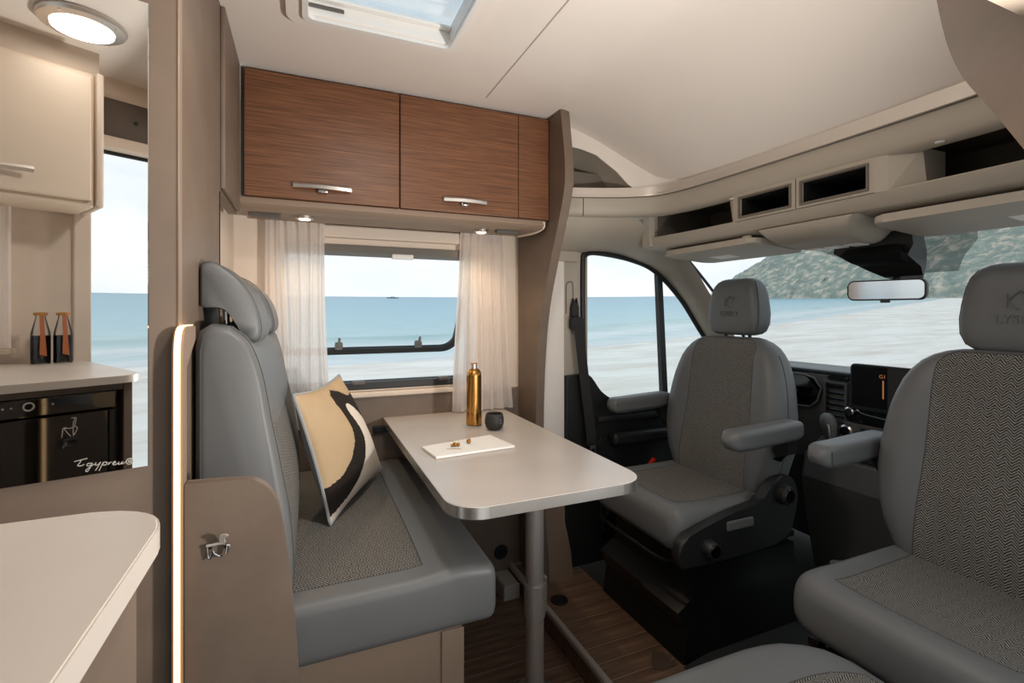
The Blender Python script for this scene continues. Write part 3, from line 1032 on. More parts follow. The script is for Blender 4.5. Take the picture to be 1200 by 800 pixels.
# backrest: profile (x,z) swept across Y
prof_f = curve_pts([(-0.030, 0.600, 0), (-0.022, 0.70, 0), (-0.028, 0.82, 0), (-0.046, 0.93, 0), (-0.066, 1.04, 0), (-0.082, 1.13, 0), (-0.106, 1.195, 0), (-0.140, 1.226, 0)], 4)
prof_b = [(-0.172, 1.232), (-0.192, 1.218), (-0.198, 1.19), (-0.198, 0.60)]
prof = [(p.x, p.y) for p in prof_f] + prof_b
cxp, czp = -0.11, 0.95
rings, ys = [], []
YB0, YB1 = 1.105, 2.015
for k in range(5):
    t = k / 4 * PI / 2
    ys.append((YB0 + 0.022 * (1 - math.sin(t)), 0.022 * (1 - math.cos(t))))
ysm = [YB0 + 0.025 + (YB1 - YB0 - 0.05) * i / 20 for i in range(1, 21)]
nF = len(prof_f)
def brow(y, inset, bulge):
    row = []
    for k, (x, z) in enumerate(prof):
        f = 1 - 0.0
        xx = cxp + (x - cxp) * (1 - inset / 0.09)
        zz = czp + (z - czp) * (1 - inset / 0.30)
        if k < nF and k > 0:
            xx += bulge * math.sin(min(1.0, (zz - 0.6) / 0.6) * PI)
        row.append((xx, y, zz))
    return row
allrows = []
seq = [(YB0, 0.022), (YB0 + 0.003, 0.012), (YB0 + 0.009, 0.005), (YB0 + 0.018, 0.001), (YB0 + 0.03, 0.0), (YB0 + 0.075, 0.0)]
for y, ins in seq: allrows.append(brow(y, ins, 0.0))
for i in range(1, 20):
    t = i / 19
    y = YB0 + 0.075 + (YB1 - YB0 - 0.09) * t
    allrows.append(brow(y, 0.0, 0.014 * math.sin(PI * t) ** 0.5))
allrows.append(brow(YB1, 0.015, 0.0))
# split the front faces into the fabric insert
bmB, bmI = bmesh.new(), bmesh.new()
uvl = bmI.loops.layers.uv.new('UVMap')
VB = [[bmB.verts.new(p) for p in r_] for r_ in allrows]
VI = [[None] * len(prof) for _ in allrows]
j0, j1, kz = 5, len(allrows) - 2, 15
for i in range(len(allrows) - 1):
    for k in range(len(prof)):
        k2 = (k + 1) % len(prof)
        if j0 <= i < j1 and k < kz:
            ids = ((i, k), (i, k2), (i + 1, k2), (i + 1, k))
            vv = []
            for a, c in ids:
                if VI[a][c] is None: VI[a][c] = bmI.verts.new(allrows[a][c])
                vv.append(VI[a][c])
            f = bmI.faces.new(vv)
            for lp, (a, c) in zip(f.loops, ids):
                lp[uvl].uv = (allrows[a][c][1], allrows[a][c][2])
        else:
            bmB.faces.new((VB[i][k], VB[i][k2], VB[i + 1][k2], VB[i + 1][k]))
bmB.faces.new(VB[0][::-1]); bmB.faces.new(VB[-1])
bk = obj('backrest', bmB, 'grey_leather', be, angle=60)
obj('back_fabric', bmI, 'herringbone', bk, angle=60)
obj('piping', tube([(a[0], a[1], a[2]) for a in allrows[4][:nF]], 0.0018, 6), 'stitch', bk)
obj('piping', tube([(a[0] , a[1] - 0.001, a[2]) for a in [(p[0], YB0 + 0.001, p[2]) for p in allrows[1][nF + 1:]]], 0.0014, 5), 'stitch', bk)
# headrests
hp = [(-0.207, 1.340), (-0.198, 1.358), (-0.176, 1.363), (-0.139, 1.338), (-0.108, 1.300), (-0.090, 1.258), (-0.083, 1.218), (-0.088, 1.196), (-0.100, 1.191), (-0.118, 1.206), (-0.135, 1.235), (-0.152, 1.258), (-0.172, 1.266), (-0.198, 1.268), (-0.207, 1.288)]
hpc = [(max(-0.200, p.x), p.y) for p in curve_pts([(a, c, 0) for a, c in hp + [hp[0]]], 3)[:-1]]
def headrest_bench(y0, y1):
    hc = (sum(p[0] for p in hpc) / len(hpc), sum(p[1] for p in hpc) / len(hpc))
    rows = []
    for y, sc in ((y0, 0.72), (y0 + 0.004, 0.86), (y0 + 0.012, 0.95), (y0 + 0.024, 1.0), (y0 + 0.06, 1.0), ((y0 + y1) / 2, 1.03), (y1 - 0.06, 1.0), (y1 - 0.024, 1.0), (y1 - 0.012, 0.95), (y1 - 0.004, 0.86), (y1, 0.72)):
        rows.append([(hc[0] + (x - hc[0]) * (0.5 + sc / 2) - 0.010 * abs((y - (y0 + y1) / 2) / (y1 - y0)) ** 2, y, hc[1] + (z - hc[1]) * (0.6 + 0.4 * sc)) for x, z in hpc])
    h = obj('headrest', loft(rows), 'grey_leather', be, angle=70)
    ym = (y0 + y1) / 2
    for yy in (ym - 0.07, ym + 0.07):
        obj('headrest_post', tube([(-0.160, yy, 1.20), (-0.160, yy, 1.29)], 0.006, 12), 'chrome', h)
    obj('headrest_seam', tube([(a, y0 + 0.012, c) for a, _, c in rows[2]], 0.0013, 5, closed=True), 'stitch', h)
    return h
headrest_bench(1.18, 1.46)
headrest_bench(1.66, 1.94)

# side panel with the hook, and the lit upright behind it
HY = 0.976
HK = HY / 1.06
cp = [(-0.188, 0.0), (-0.010, 0.0), (-0.010, 0.45), (-0.011, 0.54)] + [(p.x, p.y) for p in curve_pts([(-0.019, 0.655, 0), (-0.029, 0.758, 0), (-0.044, 0.860, 0), (-0.058, 0.902, 0), (-0.078, 0.924, 0), (-0.105, 0.934, 0), (-0.188, 0.938, 0)], 5)]
cp = [(-0.1875 if a < -0.15 else a * HK, c if c == 0 else 1.255 + (c - 1.255) * HK) for a, c in cp]
sp_ = obj('bench_side_panel', prism(cp, 'y', HY, HY + 0.022, 0.002, 2), 'taupe_panel')
tag(sp_, 'taupe side panel at the aisle end of the bench, with rounded shoulder', 'panel')
# coat hook like a leaping antelope
hk = thing('coat_hook', 'chrome antelope shaped coat hook on the bench side panel', 'hook', (-0.14, HY - 0.003, 0.82))
def hpt(u, v, d=0.0):
    # u,v in the 686x800 crop of the hook
    return ((-0.1835 + (u / 686.0) * 0.0865) * HK, HY - 0.003 - d, 1.255 + (0.868 - (v / 800.0) * 0.0905 - 1.255) * HK)
obj('hook_body', tube([hpt(*p) for p in [(130, 410, .004), (200, 400, .006), (290, 385, .008), (330, 380, .009)]], 0.0024, 8), 'etched_silver', hk)
obj('hook_neck', loft([[hpt(300, 385, .004), hpt(385, 420, .004), hpt(385, 420, .010), hpt(300, 385, .010)],
                       [hpt(302, 300, .006), hpt(370, 330, .006), hpt(370, 330, .014), hpt(302, 300, .014)],
                       [hpt(315, 235, .010), hpt(385, 265, .010), hpt(385, 265, .020), hpt(315, 235, .020)],
                       [hpt(350, 205, .014), hpt(425, 235, .014), hpt(425, 235, .022), hpt(350, 205, .022)],
                       [hpt(385, 196, .018), hpt(428, 222, .018), hpt(428, 222, .024), hpt(385, 196, .024)]]), 'etched_silver', hk)
for st_ in ([(135, 412, .004), (140, 520, .003), (150, 600, .003), (165, 626, .004), (185, 600, .004), (205, 500, .004), (190, 420, .004)],
            [(205, 490, .004), (225, 545, .004), (260, 580, .004), (300, 608, .004), (335, 606, .004)],
            [(345, 280, .010), (372, 360, .010), (388, 415, .009), (430, 438, .008)],
            [(392, 440, .006), (382, 510, .006), (372, 580, .006)], [(430, 440, .006), (418, 500, .006), (398, 560, .005), (378, 585, .005)]):
    obj('hook_leg', tube([tuple(p) for p in curve_pts([hpt(*q) for q in st_], 4)], 0.0016, 8), 'chrome', hk)
for uu, vv in ((180, 440), (380, 470)):
    obj('hook_mount', tube([hpt(uu, vv, -0.003), hpt(uu, vv, 0.006)], 0.003, 8), 'black_metal', hk)

ld_ = thing('lit_upright', 'slim upright board edge with a glowing warm light strip beside the bench', 'light strip', (-0.196, 1.0, 0.0))
top = [(p.x, p.y) for p in curve_pts([(0.970, 1.130, 0), (0.9715, 1.185, 0), (0.978, 1.212, 0), (0.992, 1.226, 0), (1.012, 1.231, 0)], 5)]
obj('upright_board', prism([(1.0, 0.0), (0.972, 0.0)] + [(a + 0.002, c) for a, c in top[:-1]] + [(1.075, 1.2295), (1.075, 1.205), (1.0, 1.16)], 'x', -0.2045, -0.1885), 'taupe_edge', ld_)
pth = [(0.970, 0.0)] + top[:-1] + [(1.03, 1.2305), (1.074, 1.2305)]
rows = []
for a, c in pth:
    rows.append([(-0.2010, a - 0.0005, c + 0.0005), (-0.2010, a - 0.0025, c + 0.002), (-0.1920, a - 0.0025, c + 0.002), (-0.1920, a - 0.0005, c + 0.0005)])
obj('light_strip', loft(rows), 'led_warm', ld_)

# ================================================================== PILLOW
C_BL, C_BR, C_TL, C_TR = Vector((0.066, 1.468, 0.654)), Vector((0.268, 1.870, 0.670)), Vector((-0.028, 1.420, 1.036)), Vector((0.110, 1.79, 1.038))
nrm = (C_BR - C_BL).cross(C_TL - C_BL).normalized()
if nrm.x < 0: nrm = -nrm
beige_poly = [(-1, 0.27), (0.0, 0.27), (0.16, 0.30), (0.34, 0.38), (0.46, 0.50), (0.50, 0.62), (0.50, 0.74), (0.49, 0.86), (0.52, 0.93), (0.62, 0.97), (0.74, 0.93), (0.86, 0.86), (2, 0.80), (2, 2), (-1, 2)]
white_poly = [(-1, 0.055), (0.0, 0.055), (0.25, 0.10), (0.45, 0.18), (0.60, 0.30), (0.665, 0.45), (0.67, 0.58), (0.64, 0.72), (0.645, 0.785), (0.69, 0.815), (0.75, 0.80), (0.82, 0.74), (0.90, 0.66), (1.0, 0.58), (2, 0.50), (2, -1), (-1, -1)]
beige_poly, white_poly = [[(a * 0.84 if -0.5 < a < 1.5 else a, c) for a, c in q] for q in (beige_poly, white_poly)]
def inside(p, poly):
    c = False
    n = len(poly)
    for i in range(n):
        (x1, y1), (x2, y2) = poly[i], poly[i - 1]
        if (y1 > p[1]) != (y2 > p[1]) and p[0] < (x2 - x1) * (p[1] - y1) / (y2 - y1) + x1:
            c = not c
    return c
pl = thing('throw_pillow', 'square throw pillow with beige, black and white loop print leaning on the bench', 'pillow', (0.1, 1.65, 0.65))
NP = 110
def pil(u, v, side):
    e_ = 0.02 * (math.sin(u * PI) * (v - 0.5) * -2 ) * 0
    pin = 0.085
    uu = u + pin * (0.5 - u) * 4 * v * (1 - v) * 0.9
    vv = v + pin * (0.5 - v) * 4 * u * (1 - u) * 0.9
    p = C_BL * (1 - uu) * (1 - vv) + C_BR * uu * (1 - vv) + C_TL * (1 - uu) * vv + C_TR * uu * vv
    th = (0.068 if side > 0 else 0.070) * (max(0.0, math.sin(PI * u)) * max(0.0, math.sin(PI * v))) ** 0.5
    wr_ = 0.004 * math.sin(9 * u + 4 * v) * math.sin(7 * v - 2 * u) * (16 * u * (1 - u) * v * (1 - v)) ** 0.5
    return p + nrm * side * (th + wr_ * (side > 0))
bm = bmesh.new()
V = [[bm.verts.new(pil(i / NP, j / NP, 1)) for i in range(NP + 1)] for j in range(NP + 1)]
for j in range(NP):
    for i in range(NP):
        f = bm.faces.new((V[j][i], V[j][i + 1], V[j + 1][i + 1], V[j + 1][i]))
        uvp = ((i + .5) / NP, (j + .5) / NP)
        f.material_index = 0 if inside(uvp, beige_poly) else (2 if inside(uvp, white_poly) else 1)
obj('printed_front', bm, None, pl, angle=180, mats=['pillow_beige', 'pillow_black', 'pillow_white'])
bm = bmesh.new()
V = [[bm.verts.new(pil(i / 30, j / 30, -1)) for i in range(31)] for j in range(31)]
for j in range(30):
    for i in range(30):
        bm.faces.new((V[j][i], V[j][i + 1], V[j + 1][i + 1], V[j + 1][i]))
obj('plain_back', bm, 'pillow_grey', pl, angle=180)
bord = [pil(i / 30, 0, 1) for i in range(30)] + [pil(1, i / 30, 1) for i in range(30)] + [pil(1 - i / 30, 1, 1) for i in range(30)] + [pil(0, 1 - i / 30, 1) for i in range(30)]
obj('edge_piping', tube(bord, 0.0045, 6, closed=True), 'pillow_grey', pl)

# ================================================================== TABLE
TZ = 0.815
tb = thing('dining_table', 'light grey dining table with metal edge on a single tubular leg', 'table', (0.57, 1.55, 0.0))
def ttop(inset):
    x0, x1, y0, y1 = 0.302 + inset, 0.838 - inset, 1.035 + inset, 2.086
    r = 0.085 - inset
    pts = [(x1, y1), (x0, y1)]
    for i in range(9):
        t = PI + PI / 2 * i / 8
        pts.append((x0 + r + r * math.cos(t), y0 + r + r * math.sin(t)))
    for i in range(9):
        t = 1.5 * PI + PI / 2 * i / 8
        pts.append((x1 - r + r * math.cos(t), y0 + r + r * math.sin(t)))
    return pts
obj('table_top', prism(ttop(0.0015), 'z', TZ - 0.027, TZ, 0.001, 1), 'table_laminate', tb)
o_, i_ = ttop(0.0), ttop(0.003)
obj('edge_band', frame(o_, i_, 'z', TZ - 0.028, TZ - 0.0012), 'metal_edge', tb, angle=30)
lg_ = obj('table_leg', lathe([(0.0, 0.0), (0.0305, 0.0), (0.0305, 0.27), (0.0300, 0.272), (0.030, TZ - 0.028), (0.0, TZ - 0.028)], (0.70, 1.45, 0.0), 32), 'pole_metal', tb)
obj('leg_collar', lathe([(0.0306, 0.0), (0.0345, 0.0), (0.0352, 0.003), (0.0352, 0.107), (0.0345, 0.110), (0.0306, 0.110)], (0.70, 1.45, 0.255), 32), 'pole_metal', lg_)
obj('collar_clip', box((0.733, 1.440, 0.262), (0.742, 1.462, 0.378), 0.003), 'brushed_metal', lg_)
obj('floor_plate', lathe([(0.0, 0.0), (0.065, 0.0), (0.065, 0.004), (0.055, 0.010), (0.034, 0.014), (0.0, 0.014)], (0.70, 1.45, 0.0005), 32), 'brushed_metal', lg_)
obj('wall_rail', box((0.26, WY - 0.030, TZ - 0.060), (0.86, WY - 0.013, TZ - 0.031), 0.003), 'black_plastic', tb)

# ================================================================== THINGS ON THE TABLE
bt = thing('bottle', 'slim gold metal bottle with glass neck on the table', 'bottle', (0.612, 1.815, TZ))
obj('body', lathe([(0.0, 0.001), (0.027, 0.001), (0.0305, 0.004), (0.0305, 0.040), (0.029, 0.052), (0.029, 0.195), (0.027, 0.208), (0.019, 0.218), (0.014, 0.221), (0.0, 0.221)], (0.612, 1.815, TZ), 40), 'gold_metal', bt)
obj('neck', lathe([(0.0, 0.221), (0.012, 0.221), (0.012, 0.238), (0.0, 0.238)], (0.612, 1.815, TZ), 28), 'brushed_metal', bt)
obj('cap', lathe([(0.0, 0.238), (0.0145, 0.238), (0.0145, 0.2415), (0.0, 0.243)], (0.612, 1.815, TZ), 28), 'cork', bt)
cpz = lathe([(0.0, 0.0005), (0.022, 0.0005), (0.031, 0.008), (0.036, 0.025), (0.036, 0.040), (0.032, 0.058), (0.030, 0.061), (0.027, 0.060), (0.029, 0.040), (0.026, 0.012), (0.0, 0.008)], (0.658, 1.712, TZ), 36)
cpo = thing('cup', 'small round matt black cup beside the gold bottle', 'cup', (0.658, 1.712, TZ))
obj('bowl', cpz, 'ceramic_black', cpo)
for zz in (0.030, 0.040):
    obj('stud', lathe([(0.0, 0.0), (0.0016, 0.0), (0.001, 0.0012), (0.0, 0.0014)], (0.658 + 0.012, 1.712 - 0.0348, TZ + zz), 10, axis='y'), 'chrome', cpo)
tr = thing('serving_board', 'flat white rectangular board lying on the table', 'board', (0.49, 1.51, TZ))
obj('slab', prism([(0.347, 1.556), (0.362, 1.428), (0.628, 1.450), (0.603, 1.612)], 'z', TZ + 0.0008, TZ + 0.0085, 0.0015, 2), 'paper_white', tr)
for xx, yy in ((0.38, 1.45), (0.37, 1.54), (0.60, 1.465), (0.585, 1.59)):
    obj('pad_foot', lathe([(0.0, 0.0), (0.006, 0.0), (0.006, 0.0008), (0.0, 0.0008)], (xx, yy, TZ), 12), 'white_plastic', tr)
# small jewellery on the board
for (jx, jy, lab, big) in ((0.446, 1.512, 'pair of earrings lying on the white board, the larger brass cluster', 1), (0.497, 1.530, 'single brass bead earring on the white board, beside the larger cluster', 0)):
    ea = thing('earring', lab, 'earring', (jx, jy, TZ + 0.0085), group='earrings on the white board')
    rng = [(-0.010, 0, 0.005), (0.0, 0.002, 0.0065), (0.010, -0.001, 0.006)] if big else [(0, 0, 0.0075), (0.004, 0.006, 0.005)]
    for dx, dy, rr in rng:
        obj('bead', lathe([(0, 0)] + [(rr * math.sin(PI * k / 8), rr * (1 - math.cos(PI * k / 8))) for k in range(1, 8)] + [(0, 2 * rr)], (jx + dx, jy + dy, TZ + 0.0086), 14), 'brass', ea)
    hk_ = [(jx + (-0.012 if big else 0) + 0.008 * math.cos(a), jy + 0.004, TZ + 0.018 + 0.010 * math.sin(a)) for a in [0.2 * k for k in range(-2, 14)]]
    obj('ear_wire', tube(hk_, 0.0008, 6), 'brass', ea)
fe = [(0.412, 1.494, TZ + 0.0092), (0.430, 1.486, TZ + 0.0095), (0.455, 1.478, TZ + 0.0092)]
tag(obj('pin', tube(fe, 0.0007, 6), 'brass'), 'thin brass pin lying in front of the earrings', 'pin')

# ================================================================== LOW WALL AND FLOOR FITTINGS
so_ = thing('power_socket', 'round black socket low on the wall behind the table leg', 'socket', (0.835, WY - 0.014, 0.14))
obj('rim', lathe([(0.018, 0.0), (0.032, 0.0), (0.034, -0.004), (0.030, -0.009), (0.022, -0.009), (0.018, -0.004)], (0.835, WY - 0.0125, 0.15), 32, axis='y'), 'black_plastic', so_)
obj('flap', lathe([(0.0, -0.004), (0.0185, -0.004), (0.0185, 0.0), (0.0, 0.0)], (0.835, WY - 0.0125, 0.15), 28, axis='y'), 'black_metal', so_)
fc = thing('table_socket', 'round black socket in the raised wooden floor', 'socket', (0.945, 1.735, STEP_H))
obj('rim', lathe([(0.024, 0.0), (0.036, 0.0), (0.035, 0.005), (0.027, 0.006), (0.024, 0.003)], (0.948, 1.735, STEP_H + 0.0002), 32), 'black_plastic', fc)
obj('lid', lathe([(0.0, 0.0), (0.0245, 0.0), (0.0245, 0.0035), (0.0, 0.004)], (0.948, 1.735, STEP_H + 0.0002), 28), 'black_metal', fc)
tag(obj('conduit_cover', prism([(0.796, 0.0), (0.872, 0.0), (0.872, 0.060), (0.866, 0.066), (0.802, 0.066), (0.796, 0.060)], 'y', 1.955, 2.085, 0.003), 'cover_grey'), 'small pale box shaped cover on the floor by the wall', 'cover')

# ================================================================== CAB: roof cap, rail, storage shelf
YC = 1.03
railL = curve_pts([(0.970, 1.800, 0), (1.10, 1.757, 0), (1.233, 1.700, 0), (1.335, 1.625, 0), (1.374, 1.520, 0), (1.385, 1.38, 0), (1.389, 1.20, 0), (1.390, 1.03, 0)], 6)
rail = railL + [Vector((p.x, 2 * YC - p.y, 0)) for p in railL[-2::-1]]
def normal_in(i):
    a, c = rail[max(0, i - 1)], rail[min(len(rail) - 1, i + 1)]
    t = (c - a).normalized()
    n = Vector((-t.y, t.x, 0))
    return n if n.dot(Vector((1.0, YC, 0)) - rail[i]) > 0 else -n
NIN = [normal_in(i) for i in range(len(rail))]
def sweep(section, closed=True, i0=0, i1=None):
    """section points (n inwards, z) carried along the rail path"""
    i1 = len(rail) if i1 is None else i1
    rings = [[tuple(Vector((rail[i].x, rail[i].y, z)) + NIN[i] * n) for n, z in section] for i in range(i0, i1)]
    return loft(rings) if closed else grid(rings)
def ycap(x):
    x = max(x, railL[0].x)
    for p, q in zip(railL[:-1], railL[1:]):
        if p.x <= x <= q.x:
            return p.y + (q.y - p.y) * (x - p.x) / max(1e-9, q.x - p.x)
    return YC
def zcap(x):
    t = max(0.0, min(1.0, (x - 0.90) / 0.485))
    return 2.06 - 0.285 * t ** 1.7
rows = []
xs = [0.90 + 0.485 * (i / 22) for i in range(22)] + [1.3845]
for x in xs:
    yl = ycap(x) if x >= 0.966 else 1.80 + (0.966 - x) * 0.32
    if x > 1.33:
        # the last rows follow the rail itself
        yl = min(yl + 0.06, 1.66)
    rows.append([(x, yl + (2 * YC - 2 * yl) * k / 30, zcap(x)) for k in range(31)])
cc = struct('ceiling_cab', grid(rows), 'ceiling_lining', angle=180)
# cheek with the arched pocket on the driver's side
def arch(x):
    P = [(0.96, 1.958), (1.02, 1.953), (1.07, 1.942), (1.13, 1.918), (1.21, 1.848), (1.25, 1.795), (1.27, 1.776), (1.5, 1.776)]
    for (a, b_), (c, d_) in zip(P[:-1], P[1:]):
        if a <= x <= c: return b_ + (d_ - b_) * (x - a) / (c - a)
    return 1.776
cheek, cheekR, archedge = [], [], []
xs2 = [0.966 + (1.372 - 0.966) * i / 40 for i in range(41)]
for x in xs2:
    zt, zb = zcap(x), min(arch(x), zcap(x) - 0.002)
    y = ycap(x)
    cheek.append([(x, y, zt), (x, y + 0.003, zt + (zb - zt) * 0.5), (x, y, zb), (x, y + 0.012, zb + 0.004)])
    cheekR.append([(x, 2 * YC - y, zt), (x, 2 * YC - y, min(1.776, zt - 0.002))])
obj('cheek', grid(cheek), 'ceiling_lining', cc, angle=40)
obj('front_skirt', grid([[(p.x + 0.002, p.y, zcap(p.x) + 0.006), (p.x + 0.002, p.y, 1.739)] for p in rail if p.x > 1.30 or p.y < YC]), 'ceiling_lining', cc)
# pocket lining
pk = []
for x in xs2[:34]:
    y = ycap(x)
    zb = arch(x)
    pk.append([(x, y + 0.010, zb + 0.003), (x, y + 0.06, zb + 0.012), (x, 1.93, zb - 0.01), (x, 1.95, 1.78), (x, y + 0.002, 1.772)])
obj('pocket_lining', grid(pk), 'cab_plastic', cc, angle=60)
obj('pocket_end', box((0.962, 1.70, 1.60), (0.966, 1.97, 2.0)), 'cab_plastic', cc)
tag(obj('pocket_box', box((0.985, 1.832, 1.7790), (1.235, 1.90, 1.868), 0.004), 'cab_plastic_dark'), 'dark grey box standing in the arched corner pocket', 'box')

ov = thing('overhead_shelf', 'beige moulded storage shelf above the windscreen with metal trimmed rail', 'shelf', (1.5, YC, 1.53))
obj('rail_trim', sweep([(0.0, 1.777), (0.010, 1.777), (0.012, 1.746), (0.018, 1.744), (0.018, 1.737), (0.0, 1.737)]), 'rail_satin', ov, angle=30)
obj('fascia', sweep([(0.0, 1.737), (0.005, 1.735), (0.006, 1.70), (0.002, 1.674), (-0.008, 1.662), (-0.028, 1.657), (-0.028, 1.700), (-0.02, 1.737)]), 'cab_plastic', ov, angle=50)
obj('fascia_joint', tube([tuple(Vector((rail[5].x, rail[5].y, z)) + NIN[5] * n) for n, z in ((0.006, 1.736), (0.0068, 1.70), (0.003, 1.674), (-0.006, 1.662))], 0.0014, 6), 'dark_void', ov)
# storage trough
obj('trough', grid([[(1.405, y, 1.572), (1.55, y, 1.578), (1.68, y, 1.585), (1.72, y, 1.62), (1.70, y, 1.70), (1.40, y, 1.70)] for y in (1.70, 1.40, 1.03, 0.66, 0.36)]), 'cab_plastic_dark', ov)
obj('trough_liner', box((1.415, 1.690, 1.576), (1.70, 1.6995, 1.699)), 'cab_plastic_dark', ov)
obj('lip_column', loft([[(1.366, 1.690, 1.540), (1.400, 1.690, 1.536), (1.400, 1.742, 1.536), (1.366, 1.742, 1.540)], [(1.352, 1.680, 1.60), (1.382, 1.680, 1.60), (1.382, 1.722, 1.60), (1.352, 1.722, 1.60)], [(1.332, 1.655, 1.668), (1.362, 1.655, 1.668), (1.362, 1.690, 1.668), (1.332, 1.690, 1.668)]]), 'cab_plastic', ov, angle=40)
obj('trough_end', prism([(1.40, 1.565), (1.72, 1.565), (1.72, 1.70), (1.37, 1.70), (1.345, 1.66)], 'y', 1.700, 1.800), 'cab_plastic', ov)
obj('trough_end', prism([(1.40, 1.565), (1.72, 1.565), (1.72, 1.70), (1.37, 1.70), (1.365, 1.66)], 'y', 0.344, 0.36), 'cab_plastic', ov)
# lower lip, bowed a little, runs on forward as the header lining
lipsec = [(0.0, 1.576), (-0.004, 1.572), (0.012, 1.538), (0.020, 1.533), (0.05, 1.528), (0.31, 1.512), (0.31, 1.535), (0.06, 1.562), (0.012, 1.576)]
rings = []
for k in range(25):
    y = 1.735 - (1.735 - 0.325) * k / 24
    q = abs(y - YC) / 0.7
    x0 = 1.400 - 0.035 * q ** 4
    rings.append([(x0 + dx, y, z) for dx, z in lipsec])
obj('lower_lip', loft(rings), 'cab_plastic', ov, angle=40)
# centre unit with two open pigeonholes
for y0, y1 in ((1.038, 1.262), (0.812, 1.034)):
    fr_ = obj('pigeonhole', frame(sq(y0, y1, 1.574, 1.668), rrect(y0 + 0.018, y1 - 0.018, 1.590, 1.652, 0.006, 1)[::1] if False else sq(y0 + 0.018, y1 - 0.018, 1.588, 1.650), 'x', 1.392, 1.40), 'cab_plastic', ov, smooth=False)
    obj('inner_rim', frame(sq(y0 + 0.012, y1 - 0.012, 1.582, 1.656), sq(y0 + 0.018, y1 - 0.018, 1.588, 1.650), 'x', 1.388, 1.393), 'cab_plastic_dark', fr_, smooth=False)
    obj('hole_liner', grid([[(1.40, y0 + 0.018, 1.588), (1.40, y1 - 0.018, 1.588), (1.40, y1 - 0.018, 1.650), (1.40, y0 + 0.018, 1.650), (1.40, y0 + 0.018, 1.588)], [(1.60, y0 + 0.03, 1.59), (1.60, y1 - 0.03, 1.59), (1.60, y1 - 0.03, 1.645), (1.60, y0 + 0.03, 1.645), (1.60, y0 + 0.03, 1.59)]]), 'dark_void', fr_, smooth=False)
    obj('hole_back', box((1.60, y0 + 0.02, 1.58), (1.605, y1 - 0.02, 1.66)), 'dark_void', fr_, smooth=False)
for ya, yb in ((1.262, 1.315), (0.812, 0.715)):
    obj('unit_cheek', loft([[(1.392, ya, 1.572), (1.392, ya, 1.668), (1.50, ya, 1.668), (1.50, ya, 1.572)], [(1.398, (ya * 2 + yb) / 3, 1.572), (1.394, (ya * 2 + yb) / 3, 1.668), (1.50, (ya * 2 + yb) / 3, 1.668), (1.50, (ya * 2 + yb) / 3, 1.572)],
                            [(1.44, yb, 1.572), (1.42, yb, 1.668), (1.52, yb, 1.668), (1.52, yb, 1.572)]]), 'cab_plastic', ov, smooth=False)
for px_, py_ in ((1.372, 1.28), (1.382, 1.06), (1.36, 0.66)):
    obj('fascia_clip', lathe([(0, 0), (0.010, 0), (0.008, -0.003), (0, -0.003)], (px_ + 0.02, py_, 1.658), 14), 'white_plastic', ov)
# map light console
cs = thing('roof_console', 'beige overhead light console between the two sun visors', 'console', (1.53, YC, 1.46))
def crow(x, zt, zb, wt, wb):
    return [(x, YC - wt, zt), (x, YC - wb, zb + 0.010), (x, YC - wb + 0.015, zb), (x, YC + wb - 0.015, zb), (x, YC + wb, zb + 0.010), (x, YC + wt, zt)]
obj('shell', loft([crow(1.408, 1.531, 1.522, 0.165, 0.155), crow(1.425, 1.529, 1.497, 0.168, 0.140), crow(1.46, 1.527, 1.478, 0.165, 0.128), crow(1.53, 1.522, 1.468, 0.155, 0.120), crow(1.60, 1.518, 1.466, 0.145, 0.115), crow(1.635, 1.516, 1.475, 0.140, 0.11), crow(1.65, 1.514, 1.505, 0.135, 0.11)]), 'cab_plastic', cs, angle=40)
for dy in (-0.06, 0.0, 0.06):
    obj('lamp_lens', box((1.545, YC + dy - 0.022, 1.4630), (1.605, YC + dy + 0.022, 1.4675), 0.002), 'white_plastic', cs)
# sun visors
def visor(y0, y1, label, ysticker):
    v_ = thing('sun_visor', label, 'sun visor', (1.56, (y0 + y1) / 2, 1.49), group='sun visors')
    P = rrect(1.425, 1.690, y0, y1, 0.035, 5)
    bm = prism(P, 'z', -0.011, 0.011, 0.006, 3)
    for q in bm.verts:
        q.co.z += 1.5125 - (q.co.x - 1.425) * 0.075 - 0.005
    obj('flap', bm, 'cab_plastic', v_, angle=50)
    bm = box((1.56, ysticker - 0.05, -0.0009), (1.625, ysticker + 0.05, -0.0001))
    for q in bm.verts:
        q.co.z += 1.5125 - (q.co.x - 1.425) * 0.075 - 0.005 - 0.011
    obj('sticker', bm, 'label_white', v_, smooth=False)
    obj('hinge', tube([(1.432, y0 + 0.02, 1.520), (1.432, y0 + 0.05, 1.520)], 0.006, 8), 'cab_plastic', v_)
visor(1.215, 1.685, 'beige sun visor on the driver side, left of the light console', 1.50)
visor(0.375, 0.845, 'beige sun visor on the passenger side, right of the light console', 0.56)

